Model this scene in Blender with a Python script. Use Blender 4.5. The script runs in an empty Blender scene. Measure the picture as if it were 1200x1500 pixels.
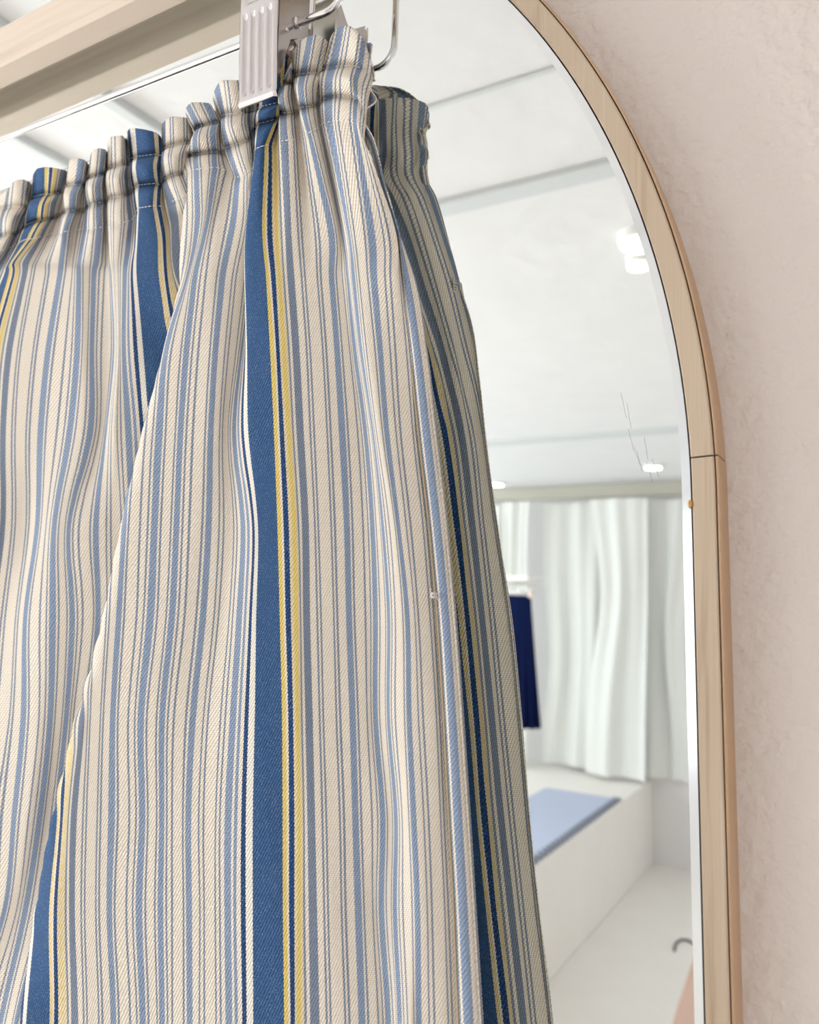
import bpy, bmesh, math, random
import numpy as np
from mathutils import Vector, Matrix
random.seed(4)
SC = bpy.context.scene
COL = SC.collection
D = 0.32            # distance from the camera to the mirror glass
EYE = 1.63          # camera height above the floor
# ------------------------------------------------------------------ camera basis (from the vanishing points)
def unit(v): v = np.array(v, float); return v/np.linalg.norm(v)
CX, CY = 600., 750.
VN = (1285., 890.); VH = (-1430., 810.)
F = math.sqrt(-((VN[0]-CX)*(VH[0]-CX)+(VN[1]-CY)*(VH[1]-CY)))
Yc = unit((VN[0]-CX, -(VN[1]-CY), -F)); Xc = -unit((VH[0]-CX, -(VH[1]-CY), -F))
Xc = unit(Xc-(Xc@Yc)*Yc); Zc = np.cross(Xc, Yc)
MW = np.array([Xc, Yc, Zc])
def ray(px, py):
    w = MW@np.array([px-CX, -(py-CY), -F]); return w/w[1]
def at(px, py, s):
    """point at wall distance s (units of D, measured from the camera towards the wall)"""
    w = ray(px, py)*s*D; return (w[0], w[1], w[2]+EYE)
def proj(p):
    q = (np.array(p, float)-np.array([0,0,EYE]))@MW
    return CX-F*q[...,0]/q[...,2], CY+F*q[...,1]/q[...,2]
def flipped(px, py, t, sgn):     # pixel of the mirror twin of a point seen at (px, py)
    p = np.array(at(px, py, 1-sgn*t)); p[1] = 2*D-p[1]; return proj(p)
def grid_at(px, py, s):
    a = np.stack([px-CX, -(py-CY), np.full_like(px, -F)], -1)@MW.T
    a = a/a[..., 1:2]*(s*D)[..., None]; a[..., 2] += EYE; return a
cd = bpy.data.cameras.new('camera'); cam = bpy.data.objects.new('camera', cd); COL.objects.link(cam)
cam.matrix_world = Matrix(((MW[0,0],MW[0,1],MW[0,2],0),(MW[1,0],MW[1,1],MW[1,2],0),(MW[2,0],MW[2,1],MW[2,2],EYE),(0,0,0,1)))
cd.sensor_fit = 'HORIZONTAL'; cd.sensor_width = 36; cd.lens = F/1200*36; cd.clip_start = .01; cd.clip_end = 50
cd.dof.use_dof = True; cd.dof.focus_distance = .37; cd.dof.aperture_fstop = 13
SC.camera = cam
SC.view_settings.view_transform = 'Standard'; SC.view_settings.look = 'None'
SC.view_settings.gamma = 1; SC.view_settings.use_curve_mapping = False; SC.view_settings.exposure = -0.22
# ------------------------------------------------------------------ helpers
def lin(r, g, b):
    f = lambda c: (c/255/12.92) if c/255 <= .04045 else ((c/255+.055)/1.055)**2.4
    return (f(r), f(g), f(b), 1)
def tag(o, label=None, cat=None, group=None, kind=None):
    if label: o['label'] = label
    if cat: o['category'] = cat
    if group: o['group'] = group
    if kind: o['kind'] = kind
    return o
def empty(name, loc=(0,0,0)):
    o = bpy.data.objects.new(name, None); o.location = loc; o.empty_display_size = .02; COL.objects.link(o); return o
def link(name, me, m, parent=None, smooth=False):
    o = bpy.data.objects.new(name, me); COL.objects.link(o)
    if m: me.materials.append(m)
    if smooth:
        me.polygons.foreach_set('use_smooth', [True]*len(me.polygons))
    if parent:
        o.parent = parent; o.matrix_parent_inverse = Matrix.Translation(-Vector(parent.location))
    return o
def obj(name, bm, m, parent=None, smooth=False):
    me = bpy.data.meshes.new(name); bm.normal_update(); bm.to_mesh(me); bm.free(); return link(name, me, m, parent, smooth)
def box(bm, lo, hi, bev=0):
    vs = [bm.verts.new((x,y,z)) for x in (lo[0],hi[0]) for y in (lo[1],hi[1]) for z in (lo[2],hi[2])]
    fs = [bm.faces.new([vs[i] for i in f]) for f in ((0,1,3,2),(4,6,7,5),(0,4,5,1),(2,3,7,6),(0,2,6,4),(1,5,7,3))]
    if bev:
        es = list({e for f in fs for e in f.edges})
        bmesh.ops.bevel(bm, geom=es, offset=bev, segments=2, affect='EDGES', profile=.5)
def mbox(lo, hi, bev=0):
    bm = bmesh.new(); box(bm, lo, hi, bev); return bm
def tube(bm, pts, r, n=12, cap=True):
    pts = [Vector(p) for p in pts]; rings = []; up = None
    for i, p in enumerate(pts):
        a = pts[max(i-1,0)]; b = pts[min(i+1,len(pts)-1)]; t = (b-a).normalized()
        if up is None:
            up = t.orthogonal().normalized()
        up = (up-t*up.dot(t)).normalized(); q = t.cross(up)
        rr = r(i/(len(pts)-1)) if callable(r) else r
        rings.append([bm.verts.new(p+(up*math.cos(2*math.pi*k/n)+q*math.sin(2*math.pi*k/n))*rr) for k in range(n)])
    for a, b in zip(rings, rings[1:]):
        for k in range(n): bm.faces.new((a[k],a[(k+1)%n],b[(k+1)%n],b[k]))
    if cap: bm.faces.new(rings[0][::-1]); bm.faces.new(rings[-1])
def mtube(pts, r, n=12):
    bm = bmesh.new(); tube(bm, pts, r, n); return bm
def disc(bm, c, ax, r, h, n=32):
    c = Vector(c); ax = Vector(ax).normalized(); tube(bm, [c, c+ax*h], r, n)
# ------------------------------------------------------------------ materials
def mat(name, col=(.8,.8,.8,1), rough=.6, metal=0, spec=.5):
    m = bpy.data.materials.new(name); m.use_nodes = True; b = m.node_tree.nodes['Principled BSDF']
    b.inputs['Base Color'].default_value = col; b.inputs['Roughness'].default_value = rough
    b.inputs['Metallic'].default_value = metal; b.inputs['Specular IOR Level'].default_value = spec
    return m
class N:
    def __init__(s, m): s.t = m.node_tree; s.b = s.t.nodes['Principled BSDF']
    def n(s, ty, **k):
        x = s.t.nodes.new(ty)
        for a, v in k.items(): setattr(x, a, v)
        return x
    def l(s, a, b): s.t.links.new(a, b)
    def val(s, x, v):
        if isinstance(v, (int, float)): x.default_value = v
        else: s.l(v, x)
    def m(s, op, a, b=0., c=0.):
        x = s.n('ShaderNodeMath', operation=op); s.val(x.inputs[0], a); s.val(x.inputs[1], b)
        if len(x.inputs) > 2: s.val(x.inputs[2], c)
        return x.outputs[0]
    def mix(s, f, a, b, bt='MIX'):
        x = s.n('ShaderNodeMix', data_type='RGBA', blend_type=bt); s.val(x.inputs[0], f)
        for i, v in ((6, a), (7, b)):
            if isinstance(v, tuple): x.inputs[i].default_value = v
            else: s.l(v, x.inputs[i])
        return x.outputs[2]
    def noise(s, co, scale, detail=3, rough=.5):
        x = s.n('ShaderNodeTexNoise'); x.inputs['Scale'].default_value = scale; x.inputs['Detail'].default_value = detail
        x.inputs['Roughness'].default_value = rough
        if co is not None: s.l(co, x.inputs['Vector'])
        return x.outputs['Fac']
    def mapping(s, co, sc):
        x = s.n('ShaderNodeMapping'); x.inputs['Scale'].default_value = sc; s.l(co, x.inputs['Vector']); return x.outputs[0]
    def ramp(s, f, stops, interp='LINEAR'):
        x = s.n('ShaderNodeValToRGB'); r = x.color_ramp; r.interpolation = interp
        while len(r.elements) < len(stops): r.elements.new(.5)
        for e, (p, c) in zip(r.elements, stops): e.position = p; e.color = c
        s.l(f, x.inputs[0]); return x.outputs[0]
    def bump(s, h, strength, dist):
        x = s.n('ShaderNodeBump'); x.inputs['Strength'].default_value = strength; x.inputs['Distance'].default_value = dist
        s.l(h, x.inputs['Height']); s.l(x.outputs[0], s.b.inputs['Normal']); return x

def plaster(name, col, col2, scale=90, strength=.5, dist=.0012):
    m = mat(name, col, .75); g = N(m); co = g.n('ShaderNodeTexCoord').outputs['Object']
    a = g.noise(co, scale, 2, .45); b = g.noise(co, scale*.45, 1)
    h = g.m('ADD', g.m('MULTIPLY', a, 1.), g.m('MULTIPLY', b, 1.2)); g.bump(h, strength, dist)
    g.l(g.mix(g.noise(co, 7, 4), col, col2), g.b.inputs['Base Color']); return m
M = {}
M['wall'] = plaster('orange_peel_paint', lin(226,214,205), lin(222,210,201), 250, .7, .0016)
M['room'] = plaster('white_paint', lin(242,240,240), lin(237,235,235), 30, .2, .002)
M['ceil'] = plaster('ceiling_paint', lin(240,240,241), lin(231,231,232), 22, .6, .004)
M['floor'] = plaster('painted_floor', lin(246,243,238), lin(240,235,228), 12, .15, .002)
M['trim'] = mat('ceiling_trim', lin(214,218,220), .5)
M['lamp_body'] = mat('lamp_body', lin(240,240,236), .4)
M['rack'] = mat('white_enamel', lin(245,245,242), .3)
M['curtain'] = mat('white_voile', lin(236,238,234), .85)
M['navy'] = mat('navy_cloth', lin(14,26,66), .95, 0, .1)
M['rug'] = mat('pale_blue_rug', lin(190,200,222), .95)
M['fringe'] = mat('rug_fringe', lin(140,144,158), .95)
M['cable'] = mat('grey_cable', lin(96,94,92), .5)
M['dark'] = mat('dark_gap', lin(48,36,36), .8)
M['thread'] = mat('white_thread', lin(240,236,226), .7)
M['resin'] = mat('amber_resin', lin(196,140,62), .25)
M['scratch'] = mat('scratch_grey', lin(150,156,158), .5)
M['chrome'] = mat('chrome', (.80,.78,.78,1), .07, 1)
g = N(M['chrome'])
M['steel'] = mat('nickel_plate', (.74,.70,.69,1), .2, 1); M['cheek'] = mat('nickel_cheek', (.50,.45,.43,1), .22, 1)
M['darkchrome'] = mat('dark_chrome', (.42,.41,.42,1), .14, 1)
M['mirror'] = mat('silvered_glass', (.875,.905,.885,1), 0.0, 1)
def lampmat(name, st, col=(1,.95,.86,1)):
    m = mat(name); b = m.node_tree.nodes['Principled BSDF']; b.inputs['Emission Color'].default_value = col; b.inputs['Emission Strength'].default_value = st; return m
M['glow'] = lampmat('lamp_glow', 5)
def wood(name, axis, c1, c2, c3, sc=1.):
    m = mat(name, c1, .55); g = N(m); co = g.n('ShaderNodeTexCoord').outputs['Object']
    s = [60*sc]*3; s[axis] = 2.2*sc
    a = g.noise(g.mapping(co, tuple(s)), 1.6, 4, .6)
    s2 = [420*sc]*3; s2[axis] = 9*sc
    b = g.noise(g.mapping(co, tuple(s2)), 1., 2)
    c = g.ramp(a, [(.28,c2),(.45,c1),(.6,c1),(.72,c3)])
    g.l(g.mix(g.m('MULTIPLY', b, .45), c, c2), g.b.inputs['Base Color'])
    g.bump(b, .12, .0005); return m
M['frame_wood'] = wood('ash_frame', 2, lin(208,188,164), lin(176,150,122), lin(220,203,180), 1.9)
M['edge_wood'] = wood('ash_edge_band', 2, lin(200,166,132), lin(188,152,118), lin(208,176,142), .6)
M['bar_wood'] = wood('pine_rail', 0, lin(236,219,200), lin(216,196,174), lin(242,228,210), .8)
M['bench_wood'] = wood('bench_wood', 1, lin(206,172,156), lin(192,158,142), lin(214,184,168), .3)

# ---- striped twill: one repeat is 369 yarn units wide
CR = lin(240,228,211); WH = lin(244,237,223); NV = lin(62,94,136); NV2 = lin(44,74,118); BL = lin(144,159,182); BG = lin(130,140,157)
TH = lin(138,147,162); YE = lin(232,206,120); YC = lin(232,214,176)
S = [(0,NV2),(6.5,WH),(16.5,NV),(61,YE),(66.8,CR),(70.5,NV2),(77.5,YC),(81.5,YE),(86.8,YC),(91.2,TH),(94.6,CR),(99,BG),(112.5,CR),
     (121.7,TH),(124.6,CR),(127.6,TH),(130.5,CR),(148.7,TH),(151.6,CR),(154.7,TH),(157.6,CR),(169.5,BL),(179.5,CR),(182,TH),(184.6,CR),
     (197.8,TH),(200.4,CR),(207.8,TH),(210.4,CR),(213,BL),(222,CR),(225.2,TH),(228,CR),(238.8,TH),(241.4,CR),(244,BL),(252,CR),(254.8,TH),(257.4,CR),
     (262.3,TH),(264.8,CR),(279.6,TH),(282.2,CR),(285,BL),(294.5,CR),(303.2,TH),(306,CR),(310.7,TH),(313.4,CR),(328.2,TH),(331,CR),(335.2,TH),(338,CR),
     (344,BL),(354,CR),(357,BL),(362,CR)]
def fabric():
    m = mat('striped_twill', CR, .9, 0, .2); g = N(m)
    uv = g.n('ShaderNodeUVMap', uv_map='weave'); sp = g.n('ShaderNodeSeparateXYZ'); g.l(uv.outputs[0], sp.inputs[0])
    U = g.m('MULTIPLY', sp.outputs[0], 369.); V = g.m('MULTIPLY', sp.outputs[1], 369.)
    # yarn steps: the stripe edges are ragged from one weft yarn to the next
    w1 = g.m('SINE', g.m('MULTIPLY', V, 2*math.pi/4.6)); w2 = g.m('SINE', g.m('MULTIPLY', V, 2*math.pi/2.3))
    cv = g.n('ShaderNodeCombineXYZ'); g.l(U, cv.inputs[0]); g.l(V, cv.inputs[1]); co = cv.outputs[0]
    nz = g.noise(co, .25, 2)
    Uw = g.m('ADD', U, g.m('ADD', g.m('MULTIPLY', w1, .42), g.m('MULTIPLY', g.m('SUBTRACT', nz, .5), .8)))
    Um = g.m('MULTIPLY', g.m('FRACT', g.m('ADD', g.m('DIVIDE', Uw, 369.), 8.)), 369.)
    cuts = [0, 123, 246, 369]; cols = []
    for a, b in zip(cuts, cuts[1:]):
        st = [(s, c) for s, c in S if a < s < b]; first = [c for s, c in S if s <= a][-1]
        f = g.m('DIVIDE', g.m('SUBTRACT', Um, float(a)), float(b-a))
        cols.append(g.ramp(f, [(0, first)]+[((s-a)/(b-a), c) for s, c in st], 'CONSTANT'))
    # in the middle repeat the yellow yarn only surfaces as dashes
    k0 = g.m('MULTIPLY', g.m('GREATER_THAN', U, 0.), g.m('LESS_THAN', U, 369.))
    isy = g.m('MAXIMUM', g.m('MULTIPLY', g.m('GREATER_THAN', Um, 61.), g.m('LESS_THAN', Um, 66.8)), g.m('MULTIPLY', g.m('GREATER_THAN', Um, 81.5), g.m('LESS_THAN', Um, 86.8)))
    dash = g.m('LESS_THAN', g.m('SINE', g.m('MULTIPLY', V, 2*math.pi/14.)), .25)
    cols[0] = g.mix(g.m('MULTIPLY', k0, g.m('MULTIPLY', isy, g.m('MULTIPLY_ADD', dash, .6, .35))), cols[0], YC)
    c = g.mix(g.m('GREATER_THAN', Um, 123.), cols[0], cols[1]); c = g.mix(g.m('GREATER_THAN', Um, 246.), c, cols[2])
    # diagonal twill rib
    tw = g.m('SINE', g.m('MULTIPLY', g.m('ADD', g.m('MULTIPLY', U, 1.), g.m('MULTIPLY', V, .60)), 2*math.pi/4.4))
    tw01 = g.m('MULTIPLY_ADD', tw, .5, .5)
    brk = g.noise(co, .9, 1)
    k = g.m('MULTIPLY', g.m('POWER', tw01, 2.), g.m('MULTIPLY_ADD', brk, .6, .45))
    # thin yarn of the ground crossing the coloured stripes and the darker valleys between ribs
    hs = g.n('ShaderNodeHueSaturation'); hs.inputs['Value'].default_value = .74; hs.inputs['Saturation'].default_value = 1.15; g.l(c, hs.inputs['Color'])
    c = g.mix(g.m('MULTIPLY', k, .95), c, hs.outputs[0])
    spk = g.n('ShaderNodeTexVoronoi'); spk.inputs['Scale'].default_value = .42; g.l(co, spk.inputs['Vector'])
    sp2 = g.m('LESS_THAN', spk.outputs['Distance'], .23)
    c = g.mix(g.m('MULTIPLY', sp2, .22), c, lin(222,222,220))
    g.l(c, g.b.inputs['Base Color'])
    h = g.m('ADD', g.m('MULTIPLY', tw01, 1.), g.m('MULTIPLY', w2, .25))
    g.bump(h, .6, .0005)
    return m
M['fabric'] = fabric()
# ------------------------------------------------------------------ skirt
KU = .0012*D        # metres per yarn unit
def pl(pairs, u):
    a = np.array(pairs, float); o = np.argsort(a[:,0], kind='stable'); return np.interp(u, a[o,0], a[o,1])
def gsm(a, s):
    if s <= 0: return a
    r = int(3*s+1); k = np.exp(-.5*(np.arange(-r,r+1)/s)**2); k /= k.sum()
    return np.convolve(np.pad(a, r, mode='reflect', reflect_type='odd'), k, 'valid')
# image anchors of the yarns on the front panel: (yarn, x)
P_ = -369
RT = [(-438,0,287),(-433.5,15,274),(-426,19,266),(-415,27,263),(-408.5,35,263),(-401.5,42,266),(-397,46,270),(-380,50,280),(-362,46,270),
 (-352.5,48,256),(-340,54,247),(-308,65,245),(-298.5,72.5,245),(-291.5,77,246),(-281.5,84,247),(-270,88,248),(-256.5,97,250),(-248,101,254),(-225,103,262),
 (-213,99,240),(-208,103,233),(-199.5,115,232),(-189.5,125,235),(-182,129,240),(-165,132,252),(-148,131,238),(-142.5,133,222),(-129,144,217),(-125,148,218),(-117,155,219),
 (-112,157,224),(-92,160,235),(-76,157,208),(-64.5,163,200),(-57,168,200),(-46,176,199),(-39.5,179,199),(-32.5,181,200),(-25,183,204),(-8,185,205),(0,186,193),
 (6.5,190,188),(16.5,198,188),(40,212,190),(61,225,193),(70.5,232,196),(78,236,202),(90,239,204),(97,235,192),(99,237,183),(112.5,242,176),(123,249,172),(129,253,171),(150,269,172),
 (156,274,173),(165,279,176),(185,288,190),(205,276,180),(209,271,166),(213,272,158),(222,278,152),(226.5,281,150),(240,292,150),(252,307,151),(256,309,153),(264,313,160),
 (272,317,165),(281,311,146),(285,313,134),(294.5,321,120),(304.5,328,118),(312,333,118),(330,348,118),(345,362,116),(362,372,112),(375,383,106),(400,396,98),(430,410,86),(440,419,80),(452,425,84),
 (475,428,100),(500,427,98),(510,428,78),(519,436,64),(525,440,60),(538.5,450,54),(548.5,459,51),(552,462,51),(568,474,56),(576,480,62),(590,486,74),(600,482,60),(606,486,50),(613,494,42),
 (621,505,38),(632.5,513,39),(645,522,45),(654,530,54),(663.5,536,66),(673.5,541,82),(681,545,98),(692,548,118),(700,544,124),(720,530,116)]
RA = [(-438,-8,306),(-433.5,11,304),(-426,15,303),(-408.5,31,302),(-401.5,36,302),(-396,39,303),(-378,46,308),(-362,43,300),(-352.5,46,289),(-308,65,284),(-298.5,70,284),(-291.5,73,284),
 (-281.5,78,284),(-270,82,282),(-256.5,90,281),(-248,95,282),(-225,99,285),(-213,95,274),(-208,98,271),(-199.5,109,270),(-189.5,119,269),(-182,123,270),(-165,128,275),(-148,126,266),(-142.5,129,260),
 (-129,140,257),(-125,144,256),(-117,151,254),(-112,154,254),(-92,160,262),(-76,156,248),(-64.5,163,244),(-57,169,243),(-46,176,242),(-39.5,179,241),(-32.5,182,240),(-25,185,240),(-8,190,240),(0,191,234),
 (6.5,195,231),(16.5,201,229),(61,228,225),(70.5,233,226),(78,238,228),(90,240,236),(99,237,220),(112.5,242,216),(123,250,213),(129,254,212),(150,270,208),(156,274,207),(165,279,208),(185,290,210),
 (205,288,200),(209,285,193),(213,287,187),(222,294,184),(226.5,297,183),(240,307,181),(244,310,180),(252,320,178),(256,321,178),(264,323,180),(272,327,184),(281,323,174),(285,325,170),(294.5,330,168),(304.5,334,167),
 (312,339,166),(330,356,165),(345,364,163),(362,371,161),(369,376,160),(375.5,379,158),(385.5,383,156),(430,412,148),(446,416,146),(456,412,128),(461,410,124),(468,412,122),(481.5,418,121),(492,424,121),(498,428,122),(505,433,126),
 (512,429,114),(519,432,110),(525,436,109),(538.5,439,108),(548.5,449,107),(552,453,106),(568,463,106),(576,470,108),(590,478,114),(600,468,106),(606,470,101),(613,481,99),(621,494,97),(632.5,504,96),(650,519,96),(654,523,97),
 (663.5,531,100),(673.5,538,106),(681,543,114),(692,546,124),(700,541,130),(720,526,126)]
RB = [(-438,-16,350),(-433.5,4,346),(-426,8,344),(-408.5,17,342),(-401.5,20,342),(-394,23,342),(-384,27,341),(-369,32,336),(-362.5,35,333),(-352.5,38,330),(-308,54,323),(-298.5,60,322),(-291.5,63,322),(-281.5,68,321),(-270,72,320),(-256.5,79,318),
 (-246,84,316),(-230,90,314),(-219,92,311),(-213,95,310),(-199.5,101,308),(-189.5,111,307),(-182,115,307),(-165,124,309),(-150,128,303),(-142.5,132,300),(-129,138,298),(-125,141,297),(-117,150,296),(-112,153,296),(-92,158,298),(-76,157,292),
 (-64.5,164,289),(-57,168,288),(-46,175,287),(-39.5,179,286),(-32.5,182,285),(-25,185,284),(-15,190,282),(-5,193,280),(0,195,277),(6.5,197,274),(16.5,203,271),(61,228,268),(70.5,232,269),(78,237,271),(90,240,274),(99,237,266),(112.5,243,261),(123,251,257),(129,254,256),
 (150,262,254),(156,266,254),(170,276,252),(182,274,244),(190,263,236),(199,267,230),(209,277,227),(213,284,226),(222,291,225),(226.5,293,224),(240,306,223),(244,311,222),(252,318,222),(256,320,222),(264,324,224),(274,330,224),(281,327,220),(285,330,217),(294.5,338,214),
 (304.5,344,212),(312,348,210),(329.5,361,206),(336.5,365,204),(344,367,202),(354,369,198),(369,372,190),(375.5,375,186),(385.5,379,181),(430,405,173),(446,413,170),(456,408,168),(461,408,166),(468,411,165),(481.5,420,165),(492,427,164),(498,431,165),(508,437,166),(516,439,160),
 (525,438,158),(530,438,158),(538.5,440,157),(548.5,448,156),(552,451,156),(568,459,154),(580,465,154),(600,469,152),(607,470,148),(613,475,144),(621,488,141),(632.5,499,140),(650,516,142),(654,519,143),(663.5,525,147),(673.5,530,158),(681,534,170),(692,537,186),(705,532,190),(725,518,180)]
RC = [(-438,-36,372),(-408.5,4,366),(-401.5,8,365),(-384,17,362),(-369,22,359),(-362.5,25,357),(-352.5,28,356),(-308,38,351),(-298.5,44,350),(-291.5,47,350),(-281.5,53,349),(-270,57,347),(-256.5,63,346),(-246,71,344),(-240,75,343),(-219,84,341),(-213,87,340),(-199.5,91,340),(-189.5,99,339),
 (-186,102,338),(-170,114,337),(-160,119,336),(-156,122,336),(-147,127,335),(-142.5,130,335),(-129,137,334),(-125,141,334),(-117,150,333),(-112,153,333),(-92,158,334),(-76,157,330),(-64.5,162,328),(-57,166,328),(-39.5,178,327),(-32.5,182,326),(-25,188,324),(-15,195,321),(-7,198,317),(0,199,313),(6.5,201,309),(16.5,203,305),
 (61,224,302),(70.5,229,302),(78,236,302),(90,240,304),(99,243,298),(112.5,257,294),(123,261,292),(129,264,291),(145,272,288),(165,283,284),(182,275,266),(190,269,256),(199,273,252),(209,281,250),(213,283,249),(222,291,248),(226.5,294,247),(240,307,246),(244,310,246),(252,319,246),(256,321,247),(263.5,331,250),(281,342,256),(285,344,258),
 (294.5,352,260),(304.5,357,258),(312,362,254),(329.5,368,248),(344,371,242),(354,372,236),(369,372,226),(385.5,374,219),(430,388,213),(439,394,212),(446.5,398,211),(456,406,209),(462,408,208),(468,410,207),(481.5,422,206),(492,430,205),(498,434,204),(519,444,202),(525,447,200),(538.5,450,197),(548.5,455,194),(552,458,192),(568,464,189),(582,469,186),(600,471,183),(609,473,181),
 (613,476,180),(621,488,178),(625.5,491,177),(632.5,495,177),(650,513,178),(654,517,179),(663.5,523,182),(673.5,527,190),(681,531,198),(692,535,206),(705,530,212),(725,515,205)]
RD = [(-438,-50,400),(-384,4,392),(-369,8,388),(-352.5,12,385),(-308,17,381),(-298.5,22,379),(-291.5,26,378),(-281.5,30,377),(-275,34,377),(-270,37,376),(-256.5,47,376),(-246,54,376),(-240,58,376),(-219,70,376),(-213,74,376),(-199.5,87,376),(-189.5,94,376),(-186,98,376),(-170,108,376),(-156,114,376),(-147,120,376),(-142.5,123,376),(-129,133,376),(-125,137,376),(-117,146,376),
 (-113,150,376),(-105.5,155,376),(-90,160,376),(-74,160,374),(-57,166,372),(-39.5,174,370),(-32.5,178,368),(-25,183,366),(-15,192,362),(-5,195,358),(0,197,354),(6.5,199,350),(16.5,201,346),(61,230,340),(70.5,236,338),(78,242,336),(92,247,330),(99,249,326),(112.5,261,320),(123,269,316),(150,286,314),(175,280,312),(190,266,311),(199,274,310),(209,282,310),(213,285,310),(222,293,310),
 (226.5,297,310),(240,301,310),(244,303,310),(252,309,310),(256,311,310),(263.5,316,310),(281,334,310),(285,339,310),(294.5,348,310),(304.5,357,310),(312,362,311),(330,368,312),(354,370,312),(369,364,311),(385.5,362,310),(430,384,310),(439.5,391,310),(446.5,398,310),(450,402,310),(456,407,310),(462,411,310),(468,416,310),(481.5,425,310),(492,435,310),(498,440,310),(519,458,310),
 (525,463,310),(538.5,475,310),(548.5,484,310),(552,487,310),(568,491,310),(578,493,310),(591,496,310),(595.5,498,310),(609,501,310),(613,503,310),(621,508,310),(632.5,514,310),(650,530,310),(654,534,310),(663.5,545,310),(673.5,555,310),(681,562,310),(695,576,310),(705,572,314),(725,555,314)]
X410 = [(-438,-60),(-384,-6),(-362,0),(-352.5,3),(-308,10),(-301,15),(-291.5,19),(-283,24),(-276,27),(-270,30),(-256.5,38),(-246,43),(-240,48),(-219,65),(-213,69),(-199.5,83),(-189.5,90),(-186,94),(-170,105),(-160,109),(-156,111),(-147,119),(-142.5,121),(-129,131),(-125,133),(-117,141),(-113,144),(-105.5,153),(-88,161),(-74,164),(-57,168),(-39.5,173),
 (-32.5,176),(-25,179),(-15,186),(-5,190),(0,191),(6.5,195),(16.5,200),(61,233),(67,239),(70.5,242),(77.5,246),(85,251),(92,255),(100,259),(112,268),(150,300),(175,275),(190,262),(199,265),(209,269),(213,271),(222,275),(240,279),(244,280),(252,289),(256,292),(263.5,301),(281,317),(285,320),(294.5,330),(304.5,340),(312,345),(325,355),(345,368),(362,366),(375,358),(385.5,358),
 (430,390),(439.5,397),(446.5,404),(450,407),(456,412),(462,416),(468,421),(481.5,431),(492,442),(498,447),(519,465),(525,470),(538.5,482),(548.5,490),(552,493),(568,502),(578,506),(582,508),(591,511),(609,514),(613,515),(621,521),(632.5,526),(650,539),(654,542),(663.5,553),(673.5,564),(681,572),(693,584),(712,590),(725,580)]
X510 = [(-438,-70),(-308,-16),(-283,-1),(-276,5),(-270,9),(-256.5,18),(-246,26),(-240,30),(-219,49),(-213,53),(-199.5,67),(-189.5,74),(-186,79),(-170,95),(-160,105),(-156,108),(-147,118),(-142.5,120),(-129,128),(-125,131),(-117,138),(-113,141),(-105.5,148),(-88,164),(-74,168),(-57,171),(-39.5,174),(-32.5,176),(-25,178),(-15,184),(-12,187),(-7,190),(0,195),(6.5,202),(16.5,209),
 (50,238),(75,262),(130,290),(185,262),(208,238),(213,240),(222,247),(226.5,251),(240,265),(244,269),(252,278),(256,281),(263.5,291),(281,308),(285,311),(294.5,320),(304.5,330),(312,335),(329.5,346),(336.5,351),(344,353),(354,356),(362,358),(375,359.5),(385.5,361),(430,395),(436,402),(446.5,409),(450,412),(456,419),(462,423),(468,428),(481.5,438),(492,449),(498,454),(519,472.5),(525,477.5),
 (538.5,489.5),(548.5,497.5),(552,501),(568,512.5),(578,515),(582,516),(591,522),(595.5,523.5),(609,525),(613,526),(621,530.5),(625,533),(632.5,536),(650,549),(654,552.5),(663.5,560.5),(673.5,571),(681,579),(698.5,595),(703,599),(715,604),(730,594)]
X630 = [(-438,-90),(-270,0),(-256.5,8),(-246,17),(-240,22),(-219,38),(-213,43),(-199.5,55),(-189.5,64),(-186,66.5),(-170,83),(-160,94),(-156,97),(-147,107),(-142.5,110),(-129,122),(-125,128),(-117,137),(-113,140),(-105.5,146),(-88,152),(-74,157),(-64.5,160),(-57,163),(-39.5,171),(-32.5,177),(-25,183),(-15,193),(-12,195),(-7,201),(0,205),(10,213),(95,255),(170,225),(190,206),(199,213),(209,224),(213,227),
 (222,239),(226.5,242),(240,257),(244,260),(252,269),(256,272),(263.5,283),(281,301),(285,304),(294.5,313),(304.5,322),(312,326),(329.5,334),(336.5,337),(344,340),(354,346),(362,350.5),(369,353),(375.5,357),(385.5,363),(430,401),(436,407),(439.5,409),(446.5,415.5),(450,419),(456,426),(462,429),(468,434),(481.5,444.5),(492,454),(498,460),(519,479),(525,484),(538.5,496),(548.5,506),(552,509),(568,524),
 (578,529),(582,532),(591,537.5),(595.5,540),(609,543),(613,544.5),(621,547),(632.5,551),(650,560),(654,562),(663.5,570),(673.5,580),(681,586),(698.5,605),(705.5,609),(709,612),(720,618),(735,608)]
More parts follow.
